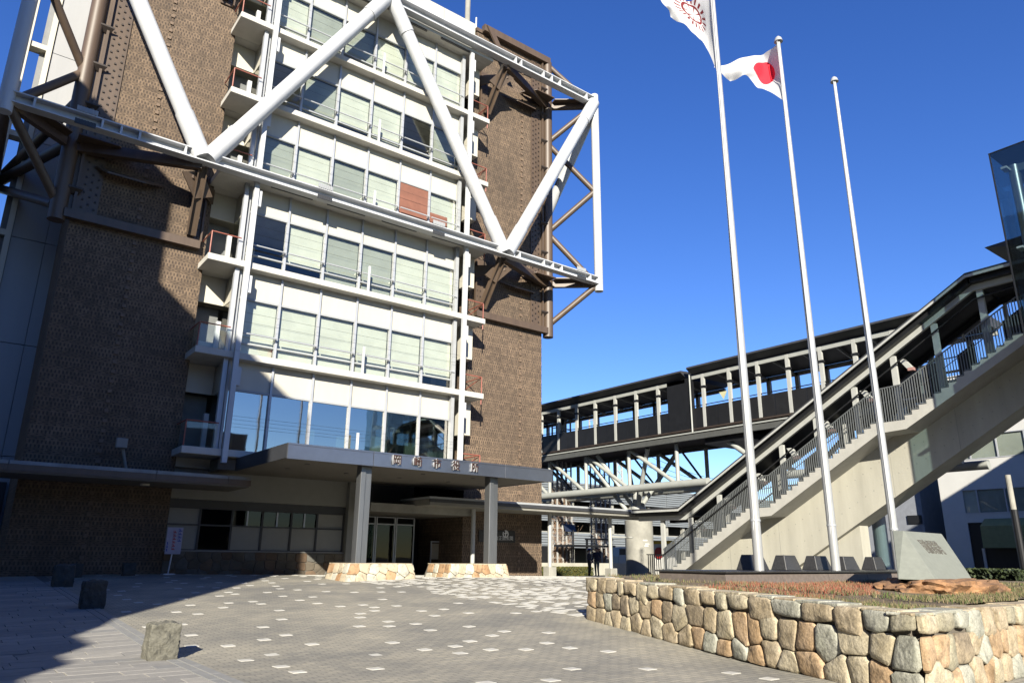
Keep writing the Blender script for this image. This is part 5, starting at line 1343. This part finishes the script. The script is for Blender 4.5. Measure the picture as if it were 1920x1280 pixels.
# =================================================================== BACKGROUND RIGHT: OFFICE BUILDING
of = empty('office_building', (62, 24, -1.2), 'pale grey office building with strip windows and a green awning, right edge behind the stair', 'building')
OFW = mat('pale_tile_wall', (.60, .60, .57), .7, var=.05, scale=1)
OX = 62
yL = onX(1763, 930, OX).y
MB().box(OX+.15, 0, -1.3, OX+14, yL, 14.2).build('core_wall', OFW, of)
def oy(px, py_): return onX(px, py_, OX)
def band(z0, z1, y0, y1): MB().box(OX, y0, z0, OX+.145, y1, z1).build('wall', OFW, of)
rows = [(3.55, 5.35), (7.55, 9.4), (11.5, 13.3)]
yW = oy(1806, 930).y
zprev = 2.9
for (a, b) in rows: band(zprev, a, 0, yL); zprev = b
band(zprev, 14.2, 0, yL)
for (a, b) in rows:
    band(a, b, yW, yL)
    y1 = yW; q = 0
    while y1 > 4:
        wv = 1.0 if q == 0 else 1.9; y0 = y1-wv
        e = gridframe([y0, y0+.09, y1-.01, y1], [a, a+.07, b-.07, b], {(1, 1)}, OX-.03, OX+.05); e.v = [(q[1], q[0], q[2]) for q in e.v]
        wd = e.build('window', ALU, of); MB().box(OX+.03, y0+.09, a+.07, OX+.04, y1, b-.07).build('pane', GLASS, wd)
        MB().box(OX+.10, y0+.09, a+.07, OX+.12, y1, b-.07).build('blind', BLIND2 if rnd.random() < .6 else BLIND, wd)
        y1 = y0; q += 1
band(-1.3, 2.9, yW-.0, yL)
MB().box(OX+.1, 3, -1.3, OX+.14, yW, 2.9).build('shopfront', BLACK, of)
aw0 = oy(1848, 985); m_ = MB(); ya = aw0.y
m_.prism([(OX, ya, 3.15), (OX-1.0, ya, 2.6), (OX-1.05, ya, 1.05), (OX, ya, 1.05)], (0, -12, 0)); m_.build('awning', mat('olive_awning', (.30, .31, .13), .8, var=.12), of)
for q in range(4): MB().box(OX-.02, yW-.9-q*3.1, -1.3, OX+.09, yW-.7-q*3.1, 1.04).build('door_post', ALU, of)
up = empty('utility_pole', onX(1880, 1080, 45), 'slim pole with dark sleeve standing before the office building', 'pole')
u0 = onX(1889, 890, 45); u1 = onX(1897, 955, 45)
m_ = MB(); m_.tube((45, u0.y, u1.z), (45, u0.y, u0.z), .14, 12); m_.build('upper_shaft', CONCD, up)
m_ = MB(); m_.tube((45, u0.y, -1.2), (45, u0.y, u1.z), .18, 12); m_.build('sleeve', BLACK, up)
# small pink house and dark house behind
hs = empty('pink_house', (70, 33, -1), 'small salmon pink house with flat balcony seen beneath the stair girder', 'house')
a = onX(1737, 960, 72); b = onX(1762, 992, 72)
MB().box(72, b.y-3, -1.2, 80, a.y, a.z+.2).build('wall', mat('salmon_wall', (.55, .36, .28), .8), hs); MB().box(71.2, b.y-2.6, a.z-.9, 72, a.y-.2, a.z+.1).build('balcony', PANEL, hs)
MB().box(71.9, b.y-3.2, a.z+.2, 80, a.y+.3, a.z+.6).build('roof', PANEL, hs)
MB().box(71.95, b.y+.1, -.2, 71.99, b.y+1.6, 1.6).build('window', BLACK, hs)
h2 = empty('grey_house', (66, 40, -1), 'shaded grey house with a barred dark window behind the round piers', 'house')
a = onX(1690, 960, 64); b = onX(1734, 990, 64)
MB().box(64, b.y, -1.2, 72, a.y+8, b.z+5).build('wall', mat('grey_house_wall', (.30, .32, .36), .8), h2)
w0 = onX(1700, 966, 63.9); w1 = onX(1729, 981, 63.9)
MB().box(63.9, w1.y, w1.z, 63.99, w0.y, w0.z).build('window', BLACK, h2)
# shrubs along the street on the right
for i, (x0, y0, x1, y1, lab) in enumerate(((40, 14.0, 41.5, 19.5, 'dark clipped shrubs in shade behind the monument'),)):
    leafmass('shrub_row', [(x0, y0, -1.2, x1, y1, -.35)], 6000, [L3, L3, L2], .12, lab, 'shrubs')

# =================================================================== NEIGHBOUR BLOCK (casts the big shade on the left)
nbk = empty('neighbour_block', (-12, 8, -1.5), 'concrete office block left of the forecourt, out of frame, whose shade crosses the facade', 'building')
XE = -9.0
GREYD = mat('mid_grey_render', (.26, .26, .26), .85)
DKB = mat('low_bounce_wall', (.16, .11, .08), .85)  # off-camera walls kept dark to cut fill light in the shade
MB().box(XE-9, .2, -1.6, XE, 10.3, 21.9).build('wall', DKB, nbk)
MB().box(XE-9, 10.32, -1.6, XE, 26, 26.3).build('wall', DKB, nbk)
for z in range(6):
    for yv in (1.2, 3.5, 5.8, 8.1, 11.5, 14, 16.5, 19, 21.5):
        wd = MB().box(XE-.02, yv, .5+z*3.5, XE+.03, yv+1.8, 2.3+z*3.5).build('window', ALU, nbk); MB().box(XE+.031, yv+.06, .56+z*3.5, XE+.04, yv+1.74, 2.24+z*3.5).build('pane', GLASSB, wd)
# unseen stepped block, shaped to cast the sawtooth shade edge on the slabs
saw = [(.19, 8.3), (-.30, 7.95), (-.50, 7.40), (-1.83, 7.42), (-1.88, 6.94), (-2.97, 6.97), (-3.1, 6.45), (-4.3, 6.3), (-4.4, 5.9), (-5.6, 5.8), (-9, 3.0), (-9, -1.6), (.19, -1.6)]
MB().prism([(XE-.01, a, b) for a, b in saw], (-6, 0, 0)).build('stepped_shade_caster', DKB, nbk)
ap = empty('office_shade_block', (53, 1, -1.5), 'grey unseen block added right of the forecourt, out of frame, to shade the office building', 'building')  # unseen block, added only to throw shade on the office building
MB().box(46, -6, -1.6, 60, 8, 14.4).build('wall', GREYD, ap)
sb_ = empty('rear_sky_blocker', (-5, -36, -1.5), 'long dark unseen block added behind the photographer to cut sky light on the forecourt', 'building')  # unseen block, added to hold low sky light off facade and ground
MB().box(-45, -50, -1.6, 30, -36, 15.0).build('wall', DKB, sb_)
for z in range(4):
    for q in range(17):
        wd = MB().box(-43+q*4.2, -36.02, .6+z*3.5, -40.6+q*4.2, -35.96, 2.4+z*3.5).build('window', ALU, sb_); MB().box(-42.94+q*4.2, -35.959, .66+z*3.5, -40.66+q*4.2, -35.95, 2.34+z*3.5).build('pane', GLASSD, wd)
for z in range(4):
    for q in range(3):
        wd = MB().box(47.2+q*4.4, 7.98, .4+z*3.3, 49.6+q*4.4, 8.04, 2.2+z*3.3).build('window', ALU, ap); MB().box(47.26+q*4.4, 8.041, .46+z*3.3, 49.54+q*4.4, 8.05, 2.14+z*3.3).build('pane', GLASSD, wd)

# =================================================================== PEOPLE
SKIN = mat('skin', (.45, .27, .19), .6, var=.05); HAIR = mat('black_hair', (.012, .010, .010), .5); NAVY = mat('navy_cloth', (.02, .022, .045), .8); GREENC = mat('grey_green_cloth', (.14, .19, .16), .85); BCLO = mat('black_cloth', (.015, .015, .018), .85); MASK = mat('white_mask', (.75, .75, .75), .8); CAPB = mat('blue_cap', (.03, .05, .22), .7)
def person(x, y, z, h, face, lab, top, trou, hair, cap=False, armfwd=0.0, stride=.0):
    """one continuous skinned body; face = heading in degrees (0 looks along -Y)"""
    g = empty('person', (x, y, z), lab, 'person')
    s = h/1.70
    J = {'pelvis': (0,0,.93), 'waist': (0,0,1.08), 'chest': (0,0,1.28), 'neck': (0,0,1.44), 'head0': (0,-.01,1.52), 'head1': (0,-.015,1.63),
         'hl': (.09,0,.88), 'kl': (.10,-.02-stride,.48), 'al': (.10,.03-stride*.4,.08), 'tl': (.11,-.13-stride*.4,.035),
         'hr': (-.09,0,.88), 'kr': (-.10,-.02+stride*.4,.48), 'ar': (-.10,.03+stride,.08), 'tr': (-.11,-.13+stride,.035),
         'sl': (.18,0,1.38), 'el': (.23,.03-armfwd*.1,1.12), 'wl': (.22,-.06-armfwd,.90+armfwd*.35), 'fl': (.21,-.10-armfwd*1.1,.83+armfwd*.4),
         'sr': (-.18,0,1.38), 'er': (-.23,.03-armfwd*.1,1.12), 'wr': (-.22,-.06-armfwd,.90+armfwd*.35), 'fr': (-.21,-.10-armfwd*1.1,.83+armfwd*.4)}
    Rr = {'pelvis': .155, 'waist': .14, 'chest': .165, 'neck': .055, 'head0': .085, 'head1': .10, 'hl': .10, 'kl': .065, 'al': .05, 'tl': .04, 'hr': .10, 'kr': .065, 'ar': .05, 'tr': .04,
          'sl': .07, 'el': .052, 'wl': .036, 'fl': .03, 'sr': .07, 'er': .052, 'wr': .036, 'fr': .03}
    names = list(J); E = [('pelvis','waist'),('waist','chest'),('chest','neck'),('neck','head0'),('head0','head1'),('pelvis','hl'),('hl','kl'),('kl','al'),('al','tl'),('pelvis','hr'),('hr','kr'),('kr','ar'),('ar','tr'),('chest','sl'),('sl','el'),('el','wl'),('wl','fl'),('chest','sr'),('sr','er'),('er','wr'),('wr','fr')]
    me = bpy.data.meshes.new('body'); me.from_pydata([J[n] for n in names], [(names.index(a), names.index(b)) for a, b in E], [])
    o = bpy.data.objects.new('body', me); COL.objects.link(o)
    md = o.modifiers.new('skin', 'SKIN')
    for i, n in enumerate(names): me.skin_vertices[0].data[i].radius = (Rr[n], Rr[n]*(.72 if n in ('pelvis', 'waist', 'chest') else 1)); me.skin_vertices[0].data[i].use_root = (n == 'pelvis')
    sb = o.modifiers.new('sub', 'SUBSURF'); sb.levels = 2; sb.render_levels = 2
    bpy.context.view_layer.update()
    bme_ = bpy.data.meshes.new_from_object(o.evaluated_get(bpy.context.evaluated_depsgraph_get())); bpy.data.objects.remove(o)
    T = Matrix.Translation((x, y, z)) @ Matrix.Rotation(rad(face), 4, 'Z') @ Matrix.Scale(s, 4)
    bme_.materials.clear()
    for m in (top, trou, SKIN, BCLO, MASK if cap else SKIN): bme_.materials.append(m)
    for p in bme_.polygons:
        c = p.center; p.use_smooth = True
        if c.z > 1.45: p.material_index = 4 if (c.z < 1.575 and c.y < -.03) else 2
        elif c.z < .07: p.material_index = 3
        elif abs(c.x) > .17 and c.z < .93 and c.z > .6: p.material_index = 2
        elif c.z < .90: p.material_index = 1
        else: p.material_index = 0
    bme_.transform(T); body = link('body', bme_, g)
    def ell(nm, c, r, m, cut=None):
        bm = bmesh.new(); bmesh.ops.create_uvsphere(bm, u_segments=16, v_segments=12, radius=1)
        for v in bm.verts: v.co = Vector((v.co.x*r[0]+c[0], v.co.y*r[1]+c[1], v.co.z*r[2]+c[2]))
        if cut: bmesh.ops.delete(bm, geom=[v for v in bm.verts if cut(v.co)], context='VERTS')
        m2 = bpy.data.meshes.new(nm); bm.to_mesh(m2); bm.free(); m2.materials.append(m); m2.transform(T)
        for p in m2.polygons: p.use_smooth = True
        return link(nm, m2, g)
    ell('hair', (0, .02, 1.62), (.10, .115, .12), hair, lambda c: c.y < -.055 and c.z < 1.66)
    if hair is HAIR and not cap: ell('hair', (0, .06, 1.52), (.085, .06, .14), hair)
    ell('nose', (0, -.115, 1.60), (.014, .02, .022), SKIN)
    for sx in (-1, 1): ell('eye', (sx*.035, -.098, 1.625), (.012, .01, .008), HAIR); ell('ear', (sx*.10, .0, 1.60), (.014, .025, .035), SKIN)
    for sx in (-1, 1):
        for q in range(5):
            m_ = MB(); bx = sx*.21+(q-2)*.013; by = -.10-armfwd*1.1; bz_ = .83+armfwd*.4
            m_.tube((bx, by, bz_), (bx+(sx*-.02 if q == 4 else 0), by-.02, bz_-(.075-.006*abs(q-1.5))), .009, 6, .006)
            mm = m_.mesh('finger', SKIN, smooth=True); mm.transform(T); link('finger', mm, g)
    if cap:
        ell('cap', (0, .0, 1.68), (.112, .12, .075), CAPB, lambda c: c.z < 1.665); m_ = MB(); m_.box(-.07, -.19, 1.665, .07, -.08, 1.68); mm = m_.mesh('cap_peak', CAPB); mm.transform(T); link('cap_peak', mm, g)
    return g
g1 = onY(1105.5, 1079, 34.6)
person(g1.x, 34.6, gz(g1.x, 34.6), 1.62, 25, 'person in dark navy uniform with blue cap and white mask by the hedge', NAVY, BCLO, HAIR, True, .1)
g2 = onY(1119.5, 1079, 34.6)
person(g2.x, 34.6, gz(g2.x, 34.6), 1.72, -60, 'person with black hair in a navy jacket and grey green trousers by the hedge', NAVY, GREENC, HAIR, False, .25, .08)
g3 = onY(663, 1070, 29.5)
person(g3.x, 29.0, gz(g3.x, 29.0), 1.62, 200, 'person in black standing in shade half behind the left canopy column', BCLO, BCLO, HAIR)
